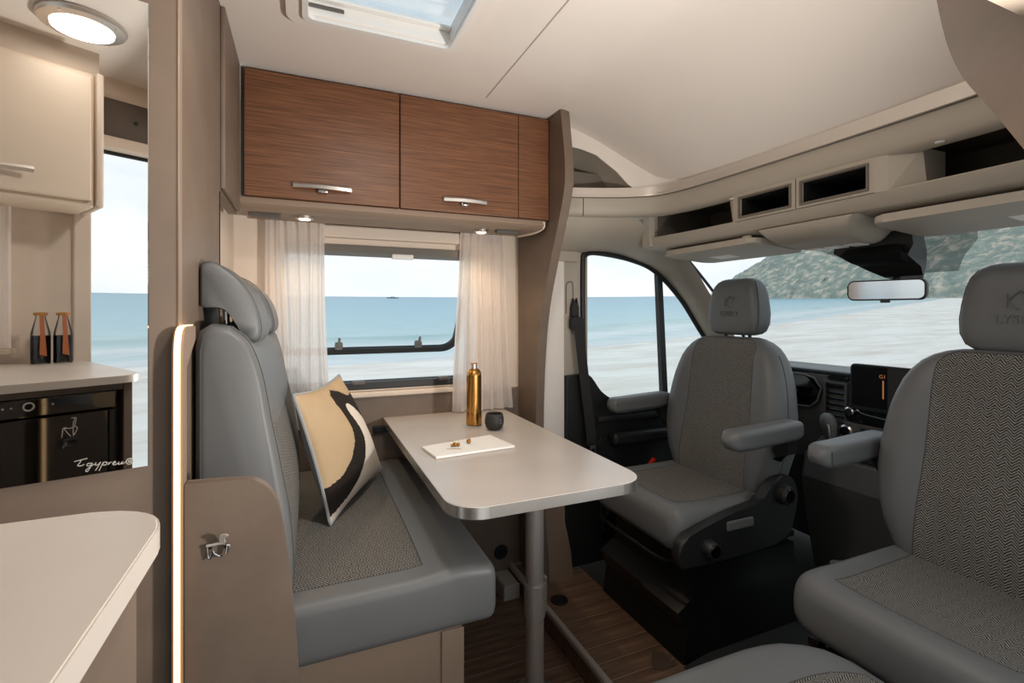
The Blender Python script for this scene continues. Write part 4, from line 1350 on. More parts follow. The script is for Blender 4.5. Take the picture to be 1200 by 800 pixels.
# rear view mirror and its housing
rv = thing('rear_view_mirror', 'rear view mirror under a black sensor housing at the windscreen', 'mirror', (1.72, 0.96, 1.30))
obj('housing', loft([[(1.66, 0.865, 1.505), (1.66, 1.085, 1.505), (1.76, 1.085, 1.50), (1.76, 0.885, 1.50)],
                     [(1.665, 0.862, 1.46), (1.665, 1.10, 1.455), (1.78, 1.08, 1.45), (1.78, 0.885, 1.45)],
                     [(1.68, 0.885, 1.43), (1.68, 1.065, 1.43), (1.80, 1.05, 1.42), (1.80, 0.895, 1.42)],
                     [(1.73, 0.875, 1.395), (1.73, 1.03, 1.395), (1.81, 1.02, 1.385), (1.81, 0.905, 1.385)],
                     [(1.75, 0.88, 1.370), (1.75, 0.99, 1.370), (1.80, 0.98, 1.36), (1.80, 0.905, 1.36)]]), 'black_plastic', rv, angle=30)
obj('housing_lid', loft([[(1.655, 0.895, 1.462), (1.655, 1.05, 1.462), (1.67, 1.05, 1.452), (1.67, 0.895, 1.452)], [(1.648, 0.885, 1.442), (1.648, 1.07, 1.442), (1.69, 1.07, 1.428), (1.69, 0.885, 1.428)], [(1.672, 0.90, 1.420), (1.672, 1.05, 1.420), (1.71, 1.04, 1.408), (1.71, 0.90, 1.408)]]), 'black_metal', rv, angle=30)
obj('stalk', tube([(1.765, 0.955, 1.39), (1.755, 0.957, 1.36), (1.728, 0.960, 1.335)], 0.010, 10), 'black_plastic', rv)
A_ = Vector((0.28, -0.96, 0)).normalized()
def rvp(u, v, d):
    p = Vector((1.705, 0.962, 1.326)) + A_ * u + Vector((0, 0, 1)) * v + Vector((0.96, 0.28, 0)) * d
    return p
bm = prism(rrect(-0.103, 0.103, -0.032, 0.034, 0.018, 5), 'y', 0.0, 0.03, 0.005, 2)
for q in bm.verts: q.co = rvp(q.co.x, q.co.z, q.co.y)
obj('mirror_shell', bm, 'black_plastic', rv, angle=50)
bm = prism(rrect(-0.0985, 0.0985, -0.0275, 0.0295, 0.015, 5), 'y', -0.0015, 0.002)
for q in bm.verts: q.co = rvp(q.co.x, q.co.z, q.co.y)
obj('mirror_glass', bm, 'rear_mirror_glass', rv, angle=50)
bm = box((-0.012, -0.004, -0.040), (0.012, 0.012, -0.031), 0.002)
for q in bm.verts: q.co = rvp(q.co.x, q.co.z, q.co.y)
obj('dimmer_tab', bm, 'black_plastic', rv)

# ================================================================== CAB: pillars, door, windscreen
g3 = []
topr = [(0.966, 1.815, 1.664), (1.10, 1.775, 1.664), (1.233, 1.722, 1.664), (1.32, 1.690, 1.640), (1.40, 1.735, 1.566), (1.50, 1.768, 1.534)]
botr = [(0.966, 1.955, 1.515), (1.10, 1.955, 1.522), (1.20, 1.945, 1.534), (1.29, 1.935, 1.541), (1.38, 1.935, 1.532), (1.46, 1.935, 1.513)]
for k in range(9):
    t = k / 8
    bulge = math.sin(PI * t) * 0.028
    g3.append([tuple(p) for p in curve_pts([tuple(Vector(a) * (1 - t) + Vector(c) * t + Vector((0, -bulge * (1 if i < 4 else 0.4), -bulge * 0.25))) for i, (a, c) in enumerate(zip(topr, botr))], 5)])
struct('trim_3', grid(g3), 'cab_plastic', angle=70)
C1 = curve_pts([(1.46, 1.935, 1.513), (1.605, 1.935, 1.462), (1.764, 1.935, 1.330), (1.906, 1.935, 1.152), (2.08, 1.935, 0.955)], 6)
C2 = curve_pts([(1.50, 1.768, 1.534), (1.655, 1.775, 1.500), (1.800, 1.790, 1.352), (1.955, 1.815, 1.185), (2.17, 1.85, 0.965)], 6)
rows = []
for k in range(9):
    t = k / 8
    rows.append([tuple(a * (1 - t) + c * t + Vector((-0.030, -0.022, 0.005)) * math.sin(PI * t)) for a, c in zip(C2, C1)])
struct('trim_4', grid(rows), 'cab_plastic', angle=70)
# B pillar
bpz = struct('trim_5', box((0.966, 1.945, 0.55), (1.215, 2.03, 1.56), 0.008), 'cab_plastic')
obj('pillar_strip', box((0.972, 1.930, 0.30), (1.082, 1.946, 1.505), 0.005), 'ceiling_lining', bpz)
obj('pillar_cap', box((0.970, 1.925, 1.485), (1.15, 1.950, 1.535), 0.006), 'cab_plastic', bpz)
obj('belt_slot', tube(curve_pts([(1.098, 1.9440, 1.25), (1.098, 1.9440, 1.37), (1.108, 1.9440, 1.392), (1.120, 1.9440, 1.395), (1.132, 1.9440, 1.38), (1.134, 1.9440, 1.25)], 5), 0.003, 6), 'cab_plastic_dark', bpz)
struct('trim_6', loft([[(0.972, 1.868, 0.0905), (1.045, 1.862, 0.0905), (1.093, 1.872, 0.0905), (1.093, 2.02, 0.0905), (0.972, 2.02, 0.0905)],
                       [(0.972, 1.878, 0.20), (1.040, 1.872, 0.20), (1.086, 1.882, 0.20), (1.09, 2.02, 0.20), (0.972, 2.02, 0.20)],
                       [(0.972, 1.900, 0.32), (1.034, 1.895, 0.32), (1.070, 1.905, 0.32), (1.09, 2.02, 0.32), (0.972, 2.02, 0.32)],
                       [(0.972, 1.920, 0.42), (1.040, 1.916, 0.42), (1.078, 1.924, 0.42), (1.09, 2.02, 0.42), (0.972, 2.02, 0.42)],
                       [(0.972, 1.930, 0.56), (1.045, 1.928, 0.56), (1.082, 1.932, 0.56), (1.09, 2.02, 0.56), (0.972, 2.02, 0.56)]]), 'taupe_edge', angle=40)
# driver's door
sill = [(p.x, p.y) for p in curve_pts([(1.084, 0.968, 0), (1.19, 0.972, 0), (1.225, 0.945, 0), (1.27, 0.888, 0), (1.34, 0.846, 0), (1.45, 0.826, 0), (1.68, 0.812, 0), (1.95, 0.83, 0), (2.10, 0.92, 0)], 5)]
dr = struct('door_1', prism([(1.084, 0.10)] + sill + [(2.2, 0.92), (2.2, 0.10)], 'y', 1.915, 1.99, 0.006, 2), 'black_plastic')
obj('armrest', box((1.30, 1.855, 0.64), (1.90, 1.918, 0.70), 0.018, 3), 'black_plastic', dr)
obj('door_pocket', prism([(1.25, 0.25), (1.95, 0.25), (1.98, 0.50), (1.22, 0.50)], 'y', 1.87, 1.918, 0.012, 3), 'black_plastic', dr)
obj('grab_ledge', box((1.24, 1.893, 0.745), (1.85, 1.918, 0.775), 0.010, 3), 'rubber', dr)
w2 = thing('window_2', None, None, (1.6, 1.96, 0.9)); w2['kind'] = 'structure'
wout = [(p.x, p.y) for p in curve_pts([(1.192, 0.955, 0), (1.186, 1.20, 0), (1.186, 1.49, 0), (1.20, 1.522, 0), (1.26, 1.535, 0), (1.45, 1.512, 0), (1.605, 1.458, 0), (1.764, 1.325, 0), (1.906, 1.148, 0), (2.07, 0.955, 0)], 6)]
obj('door_pane', prism(wout + [(2.05, 0.80), (1.40, 0.79), (1.22, 0.85)], 'y', 1.957, 1.961), 'pane', w2, smooth=False)
obj('rubber_seal', tube([(a, 1.945, c) for a, c in wout], 0.013, 8), 'black_plastic', w2)
obj('divider_bar', prism([(1.612, 1.46), (1.642, 1.445), (1.680, 0.80), (1.648, 0.80)], 'y', 1.938, 1.965), 'black_plastic', w2)
w3 = thing('window_3', None, None, (2.1, YC, 0.98)); w3['kind'] = 'structure'
rows, fritT = [], []
for j in range(13):
    t = j / 12
    row = []
    for k in range(25):
        q = -1 + 2 * k / 24
        xt, zt, yt = 1.765 - 0.105 * q * q, 1.512, YC - q * 0.76
        xb, zb, yb = 2.52 - 0.24 * q * q, 0.955, YC - q * 0.86
        row.append((xt + (xb - xt) * t, yt + (yb - yt) * t, zt + (zb - zt) * t + 0.03 * math.sin(PI * t)))
    rows.append(row)
obj('windscreen_pane', grid(rows), 'windscreen', w3, angle=180)
obj('side_seal', tube([r_[0] for r_ in rows], 0.007, 8), 'black_plastic', w3)
obj('side_seal', tube([r_[-1] for r_ in rows], 0.007, 8), 'black_plastic', w3)
obj('top_seal', tube(rows[0], 0.010, 8), 'cab_plastic', w3)
# shaded film around the sensor housing
fl_ = [[(Vector(rows[j][k]) + Vector((-0.004, 0, -0.004))) for k in range(8, 18) if True] for j in range(0, 1)]
film = []
for j, (ka, kb) in enumerate(((8.5, 16.5), (9.2, 16.0), (10.3, 15.0), (11.0, 14.3))):
    rr_ = rows[j]
    row = []
    for i in range(9):
        f = ka + (kb - ka) * i / 8
        k = int(f)
        p = Vector(rr_[k]).lerp(Vector(rr_[k + 1]), f - k)
        row.append(p + Vector((-0.005, 0, -0.004)))
    film.append(row)
obj('shade_film', grid(film), 'film_grey', w3, angle=180)

# seat belt
sb = thing('seat_belt', 'black seat belt hanging on the pillar beside the driver door', 'seat belt', (1.16, 1.93, 0.66))
obj('upper_anchor', prism(rrect(1.105, 1.165, 1.175, 1.235, 0.012), 'y', 1.902, 1.9295, 0.005), 'black_plastic', sb)
obj('height_slider', prism([(1.112, 1.235), (1.152, 1.235), (1.150, 1.275), (1.142, 1.32), (1.134, 1.285), (1.124, 1.32), (1.114, 1.275)], 'y', 1.918, 1.940, 0.004), 'black_plastic', sb)
web = [[(1.114, 1.900, 1.20), (1.162, 1.900, 1.20)], [(1.120, 1.892, 1.10), (1.168, 1.892, 1.10)], [(1.135, 1.885, 0.95), (1.184, 1.885, 0.95)], [(1.155, 1.882, 0.80), (1.206, 1.882, 0.80)], [(1.172, 1.882, 0.66), (1.222, 1.882, 0.66)]]
obj('webbing', grid(web, thick=0.002, tvec=(0, 1, 0)), 'belt_web', sb)
web2 = [[(1.150, 1.904, 1.19), (1.166, 1.904, 1.19)], [(1.16, 1.9, 0.95), (1.178, 1.9, 0.95)], [(1.20, 1.9, 0.66), (1.222, 1.9, 0.66)], [(1.21, 1.9, 0.40), (1.235, 1.9, 0.40)]]
obj('webbing', grid(web2, thick=0.002, tvec=(0, 1, 0)), 'belt_web', sb)
obj('tongue_cap', prism([(1.165, 0.655), (1.235, 0.655), (1.238, 0.690), (1.228, 0.672), (1.172, 0.672), (1.162, 0.690)], 'y', 1.872, 1.894, 0.003), 'black_plastic', sb)
obj('tongue', frame(rrect(1.184, 1.216, 0.585, 0.658, 0.010), rrect(1.193, 1.207, 0.600, 0.640, 0.006), 'y', 1.880, 1.884), 'chrome', sb)
tag(obj('buckle', prism([(1.440, 0.560), (1.470, 0.590), (1.478, 0.582), (1.448, 0.552)], 'y', 1.785, 1.805, 0.002), 'red_plastic'), 'small red seat belt buckle beside the driver seat', 'buckle')

# ================================================================== DASHBOARD
db = thing('dashboard', 'dark grey dashboard with touch screen below the windscreen', 'dashboard', (2.25, YC, 0.2))
obj('dash_body', prism([(2.098, 0.978), (2.112, 0.994), (2.15, 1.000), (2.50, 0.985), (2.50, 0.15), (2.30, 0.15), (2.17, 0.42), (2.105, 0.60), (2.088, 0.78), (2.090, 0.90)], 'y', 0.20, 1.90, 0.006, 2), 'dash_grey', db, angle=40)
obj('top_edge', tube([(2.104, 1.895, 0.992), (2.104, 0.21, 0.992)], 0.008, 8), 'rubber', db)
clus = [(1.70, 0.975), (1.50, 0.975), (1.455, 0.965), (1.422, 0.925), (1.440, 0.865), (1.475, 0.835), (1.70, 0.825)]
ic = obj('instrument_hood', prism(clus, 'x', 2.074, 2.091, 0.004), 'black_gloss', db)
obj('hood_rim', tube([(2.074, a, c) for a, c in clus], 0.005, 8), 'dash_grey', ic)
obj('indicator_stalk', tube([(2.02, 1.62, 0.895), (2.02, 1.54, 0.905), (2.02, 1.50, 0.908)], 0.011, 10), 'black_plastic', db)
av = obj('air_vent', frame(sq(1.312, 1.412, 0.795, 0.962), sq(1.322, 1.402, 0.805, 0.952), 'x', 2.070, 2.090), 'dash_grey', db, smooth=False)
for k in range(6):
    z = 0.815 + k * 0.024
    obj('vent_slat', box((2.074, 1.322, z), (2.088, 1.402, z + 0.006), 0.001, 1), 'black_gloss', av)
obj('demister_vent', prism(rrect(1.315, 1.40, 0.966, 0.984, 0.008), 'x', 2.080, 2.096, 0.002), 'black_gloss', db)
# touch screen
sc = obj('touch_screen', prism(rrect(1.015, 1.272, 0.872, 1.050, 0.014), 'x', 2.030, 2.052, 0.003), 'black_plastic', db)
obj('display', prism(rrect(1.022, 1.265, 0.885, 1.043, 0.006), 'x', 2.0285, 2.031), 'screen', sc)
obj('display_panel', box((2.0275, 1.022, 0.885), (2.0284, 1.135, 1.043)), 'screen_panel', sc, smooth=False)
text_mesh('G1', 0.020, 0.0002, (2.0272, 1.152, 1.003), (0, -1, 0), (0, 0, 1), 'display_text', 'screen_mark', sc)
obj('display_bar', box((2.0268, 1.147, 0.925), (2.0274, 1.152, 0.995)), 'screen_mark', sc, smooth=False)
obj('screen_mount', box((2.050, 1.09, 0.86), (2.09, 1.26, 0.99), 0.006), 'black_plastic', sc)
rs = obj('radio_strip', prism(rrect(1.03, 1.310, 0.812, 0.872, 0.02), 'x', 2.055, 2.091, 0.004), 'black_gloss', db)
obj('silver_line', tube(curve_pts([(2.054, 1.262, 0.866), (2.053, 1.235, 0.850), (2.053, 1.15, 0.843), (2.053, 1.04, 0.846)], 5), 0.003, 8), 'chrome', rs)
kn = obj('volume_knob', lathe([(0, -0.018), (0.013, -0.018), (0.015, 0.0), (0, 0)], (2.055, 1.283, 0.852), 24, axis='x'), 'black_plastic', rs)
obj('knob_ring', lathe([(0.0135, -0.020), (0.018, -0.018), (0.019, 0.0), (0.0135, 0.0)], (2.055, 1.283, 0.852), 24, axis='x'), 'chrome', kn)
cl_ = obj('climate_panel', prism([(1.03, 0.728), (1.325, 0.735), (1.312, 0.806), (1.03, 0.806)], 'x', 2.050, 2.095, 0.005), 'dash_grey', db)
for yy in (1.290, 1.075):
    kn = obj('climate_knob', lathe([(0, -0.024), (0.020, -0.024), (0.022, 0.0), (0, 0)], (2.050, yy, 0.770), 28, axis='x'), 'black_gloss', cl_)
    obj('knob_ring', lathe([(0.0205, -0.026), (0.027, -0.022), (0.028, 0.0), (0.0205, 0.0)], (2.050, yy, 0.770), 28, axis='x'), 'chrome', kn)
for yy, zz in ((1.235, 0.785), (1.205, 0.785), (1.175, 0.785), (1.235, 0.758), (1.205, 0.758), (1.175, 0.758), (1.145, 0.785)):
    obj('climate_button', box((2.047, yy - 0.010, zz - 0.008), (2.051, yy + 0.010, zz + 0.008), 0.002), 'black_plastic', cl_)
obj('lower_console', prism([(2.10, 0.72), (1.99, 0.655), (1.965, 0.56), (2.02, 0.30), (2.06, 0.09), (2.30, 0.09), (2.30, 0.70)], 'y', 1.02, 1.44, 0.012, 3), 'dash_grey', db)
obj('ashtray_lid', box((1.995, 1.06, 0.668), (2.06, 1.24, 0.700), 0.008), 'rubber', db)
gl_ = obj('gear_lever', tube([(2.015, 1.335, 0.655), (1.995, 1.332, 0.73)], 0.012, 12), 'black_plastic', db)
kr = []
for z, rx, ry, xo in ((0.715, .013, .013, 1.998), (0.735, .018, .018, 1.996), (0.765, .024, .025, 1.990), (0.795, .029, .031, 1.982), (0.818, .027, .030, 1.978), (0.834, .019, .022, 1.976), (0.842, .007, .009, 1.976)):
    kr.append([(xo + rx * math.cos(2 * PI * k / 20), 1.330 + ry * math.sin(2 * PI * k / 20), z) for k in range(20)])
obj('knob', loft(kr), 'grey_leather_dark', gl_, angle=70)
obj('knob_inlay', tube([(1.970, 1.318, 0.745), (1.957, 1.312, 0.775), (1.951, 1.312, 0.800)], 0.006, 8), 'brushed_metal', gl_)
obj('gate_ring', tube([(2.0 + 0.035 * math.cos(a), 1.30 + 0.05 * math.sin(a), 0.668) for a in [2 * PI * k / 20 for k in range(20)]], 0.004, 6, closed=True), 'brushed_metal', gl_)
# steering wheel (mostly behind the driver's seat)
sw = thing('steering_wheel', 'black steering wheel behind the driver seat', 'steering wheel', (1.97, 1.60, 0.85))
def swp(a, r_, d=0.0):
    return (1.95 + 0.42 * r_ * math.sin(a) + d, 1.665 + r_ * math.cos(a), 0.86 + 0.90 * r_ * math.sin(a))
obj('rim', tube([swp(2 * PI * k / 40, 0.178) for k in range(40)], 0.014, 10, closed=True), 'black_plastic', sw)
obj('hub', lathe([(0, -0.02), (0.05, -0.015), (0.06, 0.01), (0.045, 0.05), (0, 0.05)], (1.955, 1.665, 0.86), 24, axis='x'), 'black_plastic', sw)
for a in (0.0, PI, 1.5 * PI):
    obj('spoke', tube([swp(a, 0.05), swp(a, 0.172)], 0.010, 8), 'black_plastic', sw)
obj('steering_column', tube([(2.02, 1.665, 0.84), (2.11, 1.665, 0.79)], 0.035, 14), 'black_plastic', db)
# hand brake
hb = thing('hand_brake', 'grey hand brake lever on the cab floor beside the driver seat', 'lever', (1.86, 1.20, 0.09))
obj('lever', tube([(1.98, 1.23, 0.14), (1.93, 1.22, 0.24), (1.86, 1.20, 0.305)], 0.010, 10), 'black_metal', hb)
obj('grip', tube([(1.88, 1.205, 0.297), (1.80, 1.185, 0.325)], 0.016, 12), 'grey_leather_dark', hb)
obj('bracket', box((1.94, 1.20, 0.084), (2.02, 1.26, 0.17), 0.006), 'black_metal', hb)

# ================================================================== CAB SEATS (turned to face the living area)
SD = 1.49
def captain_seat(label):
    s_ = thing('captain_seat', label, 'seat', (1.40, SD, STEP_H), group='cab seats turned to the living area')
    Y = lambda y: SD + y
    # pedestal
    pd = obj('pedestal', loft([[(1.150, Y(-0.235), 0.0845), (1.74, Y(-0.235), 0.0845), (1.74, Y(0.235), 0.0845), (1.150, Y(0.235), 0.0845)],
                               [(1.175, Y(-0.235), 0.26), (1.72, Y(-0.235), 0.26), (1.72, Y(0.235), 0.26), (1.175, Y(0.235), 0.26)],
                               [(1.200, Y(-0.225), 0.30), (1.70, Y(-0.225), 0.30), (1.70, Y(0.225), 0.30), (1.200, Y(0.225), 0.30)],
                               [(1.215, Y(-0.225), 0.395), (1.69, Y(-0.225), 0.395), (1.69, Y(0.225), 0.395), (1.215, Y(0.225), 0.395)]]), 'black_metal', s_, angle=25)
    obj('front_ledge', loft([[(1.132, Y(-0.23), 0.262), (1.20, Y(-0.23), 0.302), (1.20, Y(-0.23), 0.27), (1.165, Y(-0.23), 0.20)], [(1.125, Y(-0.06), 0.268), (1.20, Y(-0.06), 0.308), (1.20, Y(-0.06), 0.27), (1.165, Y(-0.06), 0.20)],
                             [(1.142, Y(-0.03), 0.262), (1.20, Y(-0.03), 0.302), (1.20, Y(-0.03), 0.27), (1.165, Y(-0.03), 0.20)], [(1.142, Y(0.24), 0.262), (1.20, Y(0.24), 0.302), (1.20, Y(0.24), 0.27), (1.165, Y(0.24), 0.20)]]), 'black_metal', pd, angle=25)
    obj('swivel_plate', box((1.19, Y(-0.20), 0.395), (1.66, Y(0.20), 0.412), 0.003), 'black_metal', s_)
    for yy in (-0.22, 0.20):
        obj('slide_rail', box((1.155, Y(yy), 0.412), (1.70, Y(yy + 0.025), 0.436), 0.003), 'black_metal', s_)
    obj('slide_lever', tube([(1.16, Y(-0.19), 0.420), (1.120, Y(-0.19), 0.418), (1.110, Y(-0.12), 0.418), (1.110, Y(0.12), 0.418), (1.120, Y(0.19), 0.418), (1.16, Y(0.19), 0.420)], 0.006, 8), 'black_metal', s_)
    # cushion
    A, B, ZC = 0.248, 0.068, 0.522
    def mp_(s, u, v): return (s, Y(u), v)
    secs = endcap(1.105, 1.150, A, B, ZC, 0.05, n=6)
    for x in (1.175, 1.21, 1.25, 1.29, 1.33, 1.37, 1.41, 1.45, 1.49, 1.53, 1.56):
        secs.append((x, A, B, ZC, 0.05))
    secs += [(1.585, A - 0.012, B - 0.015, ZC, 0.045), (1.60, A - 0.04, B - 0.035, ZC, 0.03)]
    def cr(u, s, i):
        side = max(0.0, abs(u) - 0.145) / 0.09
        f = max(0.0, min(1.0, (s - 1.105) / 0.10))
        quilt = 0.0045 * abs(math.sin((s - 1.17) / 0.075 * PI)) if abs(u) < 0.15 else 0.0
        return f * (0.020 * min(1, side) ** 1.2 - 0.004 * (1 - min(1, (u / 0.15) ** 2))) + quilt * f + 0.010 * math.exp(-((s - 1.15) / 0.05) ** 2) - 0.03 * max(0, (1.14 - s) / 0.04) * 0
    i0 = 6
    cb1, ci1, bd1 = pad(secs, mp_, cr, nt=16, insert=(i0, 16, 2, 14), uin=lambda s: 0.168 + 0.02 * (s - 1.15))
    c_ = obj('seat_cushion', cb1, 'grey_leather', s_, angle=70)
    obj('seat_fabric', ci1, 'herringbone', c_, angle=70)
    obj('seat_seam', tube(bd1, 0.0014, 5, closed=True), 'stitch', c_)
    # backrest
    def xc(z): return 1.560 + 0.115 * (z - 0.56)
    prof = [(0.545, .175, .030), (0.552, .195, .042), (0.57, .215, .050), (0.61, .242, .056), (0.67, .266, .060), (0.74, .282, .062), (0.81, .288, .062), (0.88, .285, .060), (0.94, .277, .058), (0.99, .268, .056), (1.03, .256, .054), (1.065, .243, .052), (1.095, .226, .048), (1.120, .205, .044), (1.138, .180, .038), (1.150, .150, .030), (1.156, .12, .02)]
    def mb(s, u, v): return (xc(s) - v, Y(u), s)
    secs = [(z, a, b_, 0.0, 0.036) for z, a, b_ in prof]
    def crb(u, s, i):
        a = prof[i][1]
        t = abs(u) / a
        side = max(0.0, t - 0.55) / 0.45
        body = math.sin(max(0, min(1, (s - 0.56) / 0.56)) * PI) ** 0.6
        return body * (0.030 * math.sin(min(1, side) * PI) ** 1.0 - 0.006 * (1 - t * t)) + 0.012 * math.exp(-((s - 0.72) / 0.1) ** 2) * (1 - t * t)
    bb1, bi1, bd1 = pad(secs, mb, crb, nt=16, insert=(2, 15, 2, 14), uin=lambda s: 0.172 - 0.02 * (s - 0.56) / 0.6)
    b2_ = obj('backrest', bb1, 'grey_leather', s_, angle=70)
    obj('back_fabric', bi1, 'herringbone', b2_, angle=70)
    obj('back_seam', tube(bd1, 0.0014, 5, closed=True), 'stitch', b2_)
    # piping around the side of the backrest
    for sg in (-1, 1):
        obj('side_seam', tube([(xc(z) - b_ * 0.25, Y(sg * (a + 0.0005)), z) for z, a, b_ in prof[3:13]], 0.0016, 6), 'stitch', b2_)
    # headrest
    hprof = [(1.163, .080, .030), (1.168, .098, .042), (1.180, .112, .050), (1.21, .124, .054), (1.25, .126, .054), (1.29, .122, .052), (1.33, .115, .050), (1.36, .106, .046), (1.380, .093, .038), (1.391, .076, .026), (1.395, .055, .014)]
    def mh(s, u, v): return (1.655 + 0.03 * (s - 1.16) - v, Y(u), s)
    h_ = obj('headrest', pad([(z, a, b_, 0.0, 0.03) for z, a, b_ in hprof], mh, None, nt=10), 'grey_leather', s_, angle=70)
    for sg in (-1, 1):
        obj('headrest_post', tube([(1.652, Y(sg * 0.06), 1.10), (1.655, Y(sg * 0.06), 1.19)], 0.007, 10), 'black_metal', h_)
        obj('headrest_seam', tube([(1.655 + 0.03 * (z - 1.16) - b_ * 0.995 + 0.022, Y(sg * a), z) for z, a, b_ in hprof[2:9]], 0.0014, 5), 'stitch', h_)
    fx = 1.655 + 0.03 * 0.09 - 0.0545
    text_mesh('LYSEO', 0.030, 0.0012, (fx - 0.0012, Y(0.0), 1.240), (0, -1, 0), (0.02, 0, 1), 'embossed_name', 'grey_leather', h_)
    for st_ in ([(-.020, .048), (-.020, .008)], [(-.020, .028), (-.002, .050), (.006, .056)], [(-.018, .028), (-.004, .008), (.004, .002)], [(.002, .052), (.016, .040), (.012, .022), (.020, .008)], [(.008, .050), (.024, .050), (.030, .040)]):
        obj('embossed_mark', tube([(fx + 0.0002, Y(-a), 1.272 + c * 0.9) for a, c in st_], 0.0016, 5), 'grey_leather', h_)
    # armrests
    for sg in (-1, 1):
        ya = 0.326 * sg
        def ma(s, u, v): return (s, Y(ya + u), v)
        sec = endcap(1.238, 1.275, 0.037, 0.033, 0.842, 0.018, n=5) + [(1.32, 0.037, 0.034, 0.842, 0.018), (1.40, 0.037, 0.034, 0.846, 0.018), (1.48, 0.037, 0.034, 0.850, 0.018), (1.54, 0.036, 0.033, 0.853, 0.018), (1.565, 0.030, 0.027, 0.854, 0.016)]
        a_ = obj('armrest', pad(sec, ma, None, nt=6), 'grey_leather', s_, angle=70)
        obj('armrest_seam', tube([(1.262, Y(ya - sg * 0.0375), 0.862), (1.262, Y(ya - sg * 0.0375), 0.822), (1.40, Y(ya - sg * 0.0375), 0.826), (1.56, Y(ya - sg * 0.0365), 0.836)], 0.0012, 5), 'stitch', a_)
        obj('armrest_pivot', loft([[(1.50, Y(ya - 0.022), 0.83), (1.555, Y(ya - 0.022), 0.83), (1.555, Y(ya + 0.022), 0.83), (1.50, Y(ya + 0.022), 0.83)], [(1.51, Y(ya - 0.02 - sg * .01), 0.77), (1.555, Y(ya - 0.02 - sg * .01), 0.77), (1.555, Y(ya + 0.02 - sg * .03), 0.77), (1.51, Y(ya + 0.02 - sg * .03), 0.77)],
                                   [(1.525, Y(sg * 0.262), 0.735), (1.56, Y(sg * 0.262), 0.735), (1.56, Y(sg * 0.30), 0.735), (1.525, Y(sg * 0.30), 0.735)]]), 'black_plastic', a_, angle=40)
    # plastic side covers with the adjusters
    cov = [(1.10, 0.438), (1.085, 0.475), (1.092, 0.515), (1.125, 0.540), (1.22, 0.566), (1.33, 0.588), (1.43, 0.602), (1.47, 0.625), (1.515, 0.668), (1.55, 0.680), (1.59, 0.672), (1.62, 0.64), (1.625, 0.58), (1.60, 0.50), (1.56, 0.452), (1.40, 0.440)]
    for sg in (-1,):
        y0, y1 = (-0.288, -0.252) if sg < 0 else (0.252, 0.288)
        c3 = obj('side_cover', prism([(p.x, p.y) for p in curve_pts([(a, c, 0) for a, c in cov + [cov[0]]], 3)[:-1]], 'y', Y(y0), Y(y1), 0.007, 3), 'black_plastic', s_, angle=50)
        yo = y0 if sg < 0 else y1
        for kx, kz, kr_ in ((1.205, 0.492, 0.030), (1.545, 0.618, 0.036)):
            k_ = obj('adjuster_knob', lathe([(0, sg * 0.032), (kr_ * 0.75, sg * 0.032), (kr_ * 0.9, sg * 0.027), (kr_, sg * 0.004), (kr_, 0.0), (0, 0)], (kx, Y(yo), kz), 26, axis='y'), 'black_plastic', c3)
            obj('knob_face', lathe([(0, sg * 0.034), (kr_ * 0.62, sg * 0.034), (kr_ * 0.66, sg * 0.031), (0, sg * 0.031)], (kx, Y(yo), kz), 22, axis='y'), 'black_gloss', k_)
        obj('lift_handle', box((1.285, Y(yo - 0.006 if sg < 0 else yo - 0.006), 0.530), (1.405, Y(yo + 0.006), 0.562), 0.005), 'grey_leather_dark', c3)
    return s_
seat = captain_seat('grey leather and herringbone captain seat on the driver side, beside the table')
ps = tree_copy(seat, (0, -0.873, 0), 'grey leather and herringbone captain seat on the passenger side, cut by the right edge')
for ch in ps.children:
    if ch.name.startswith('armrest'):
        ch.location.x += 0.085
    if ch.name.startswith('headrest'):
        ch.location.z -= 0.012
ps.location.x += 0.02

# side seat in the foreground, bottom right
ss = thing('side_seat', 'grey leather side seat cushion with herringbone middle at the bottom right', 'seat', (0.72, 0.48, STEP_H - 0.09))
def msd(s, u, v): return (s, 0.485 + u, v)
secs = [(1.045, .13, .030, .485, .03), (1.040, .165, .046, .485, .04), (1.028, .195, .056, .485, .04), (1.005, .226, .062, .485, .04), (0.975, .250, .064, .485, .04), (0.94, .268, .065, .485, .04), (0.90, .278, .065, .485, .04), (0.85, .284, .065, .485, .04), (0.75, .286, .065, .485, .04), (0.62, .286, .065, .485, .04), (0.50, .286, .065, .485, .04), (0.46, .275, .06, .485, .04)]
cb2, ci2, bd2 = pad(secs, msd, lambda u, s, i: 0.010 * (1 - (u / 0.29) ** 2) * min(1, (1.045 - s) / 0.15), nt=16, insert=(3, 10, 3, 13))
c_ = obj('seat_cushion', cb2, 'grey_leather', ss, angle=70)
obj('seat_fabric', ci2, 'herringbone', c_, angle=70)
obj('seat_seam', tube(bd2, 0.0014, 5, closed=True), 'stitch', c_)
obj('seat_box', box((0.48, 0.22, 0.0), (0.868, 0.745, 0.420), 0.005), 'taupe_panel', ss)
# black mat and hinge plate on the floor between the seats
tag(obj('floor_mat', prism([(1.00, 1.06), (1.14, 1.24), (1.30, 1.262), (1.70, 1.27), (1.95, 1.27), (1.95, 0.80), (1.0, 0.80)], 'z', STEP_H + 0.0005, STEP_H + 0.012, 0.003), 'rubber'), 'black rubber mat on the floor between the two cab seats', 'mat')
tag(obj('floor_plate', prism([(1.055, 1.30), (1.10, 1.35), (1.128, 1.33), (1.13, 1.265), (1.07, 1.262), (1.05, 1.28)], 'z', STEP_H + 0.0005, STEP_H + 0.003), 'taupe_dark'), 'small brown metal plate screwed to the wooden floor by the mat', 'plate')

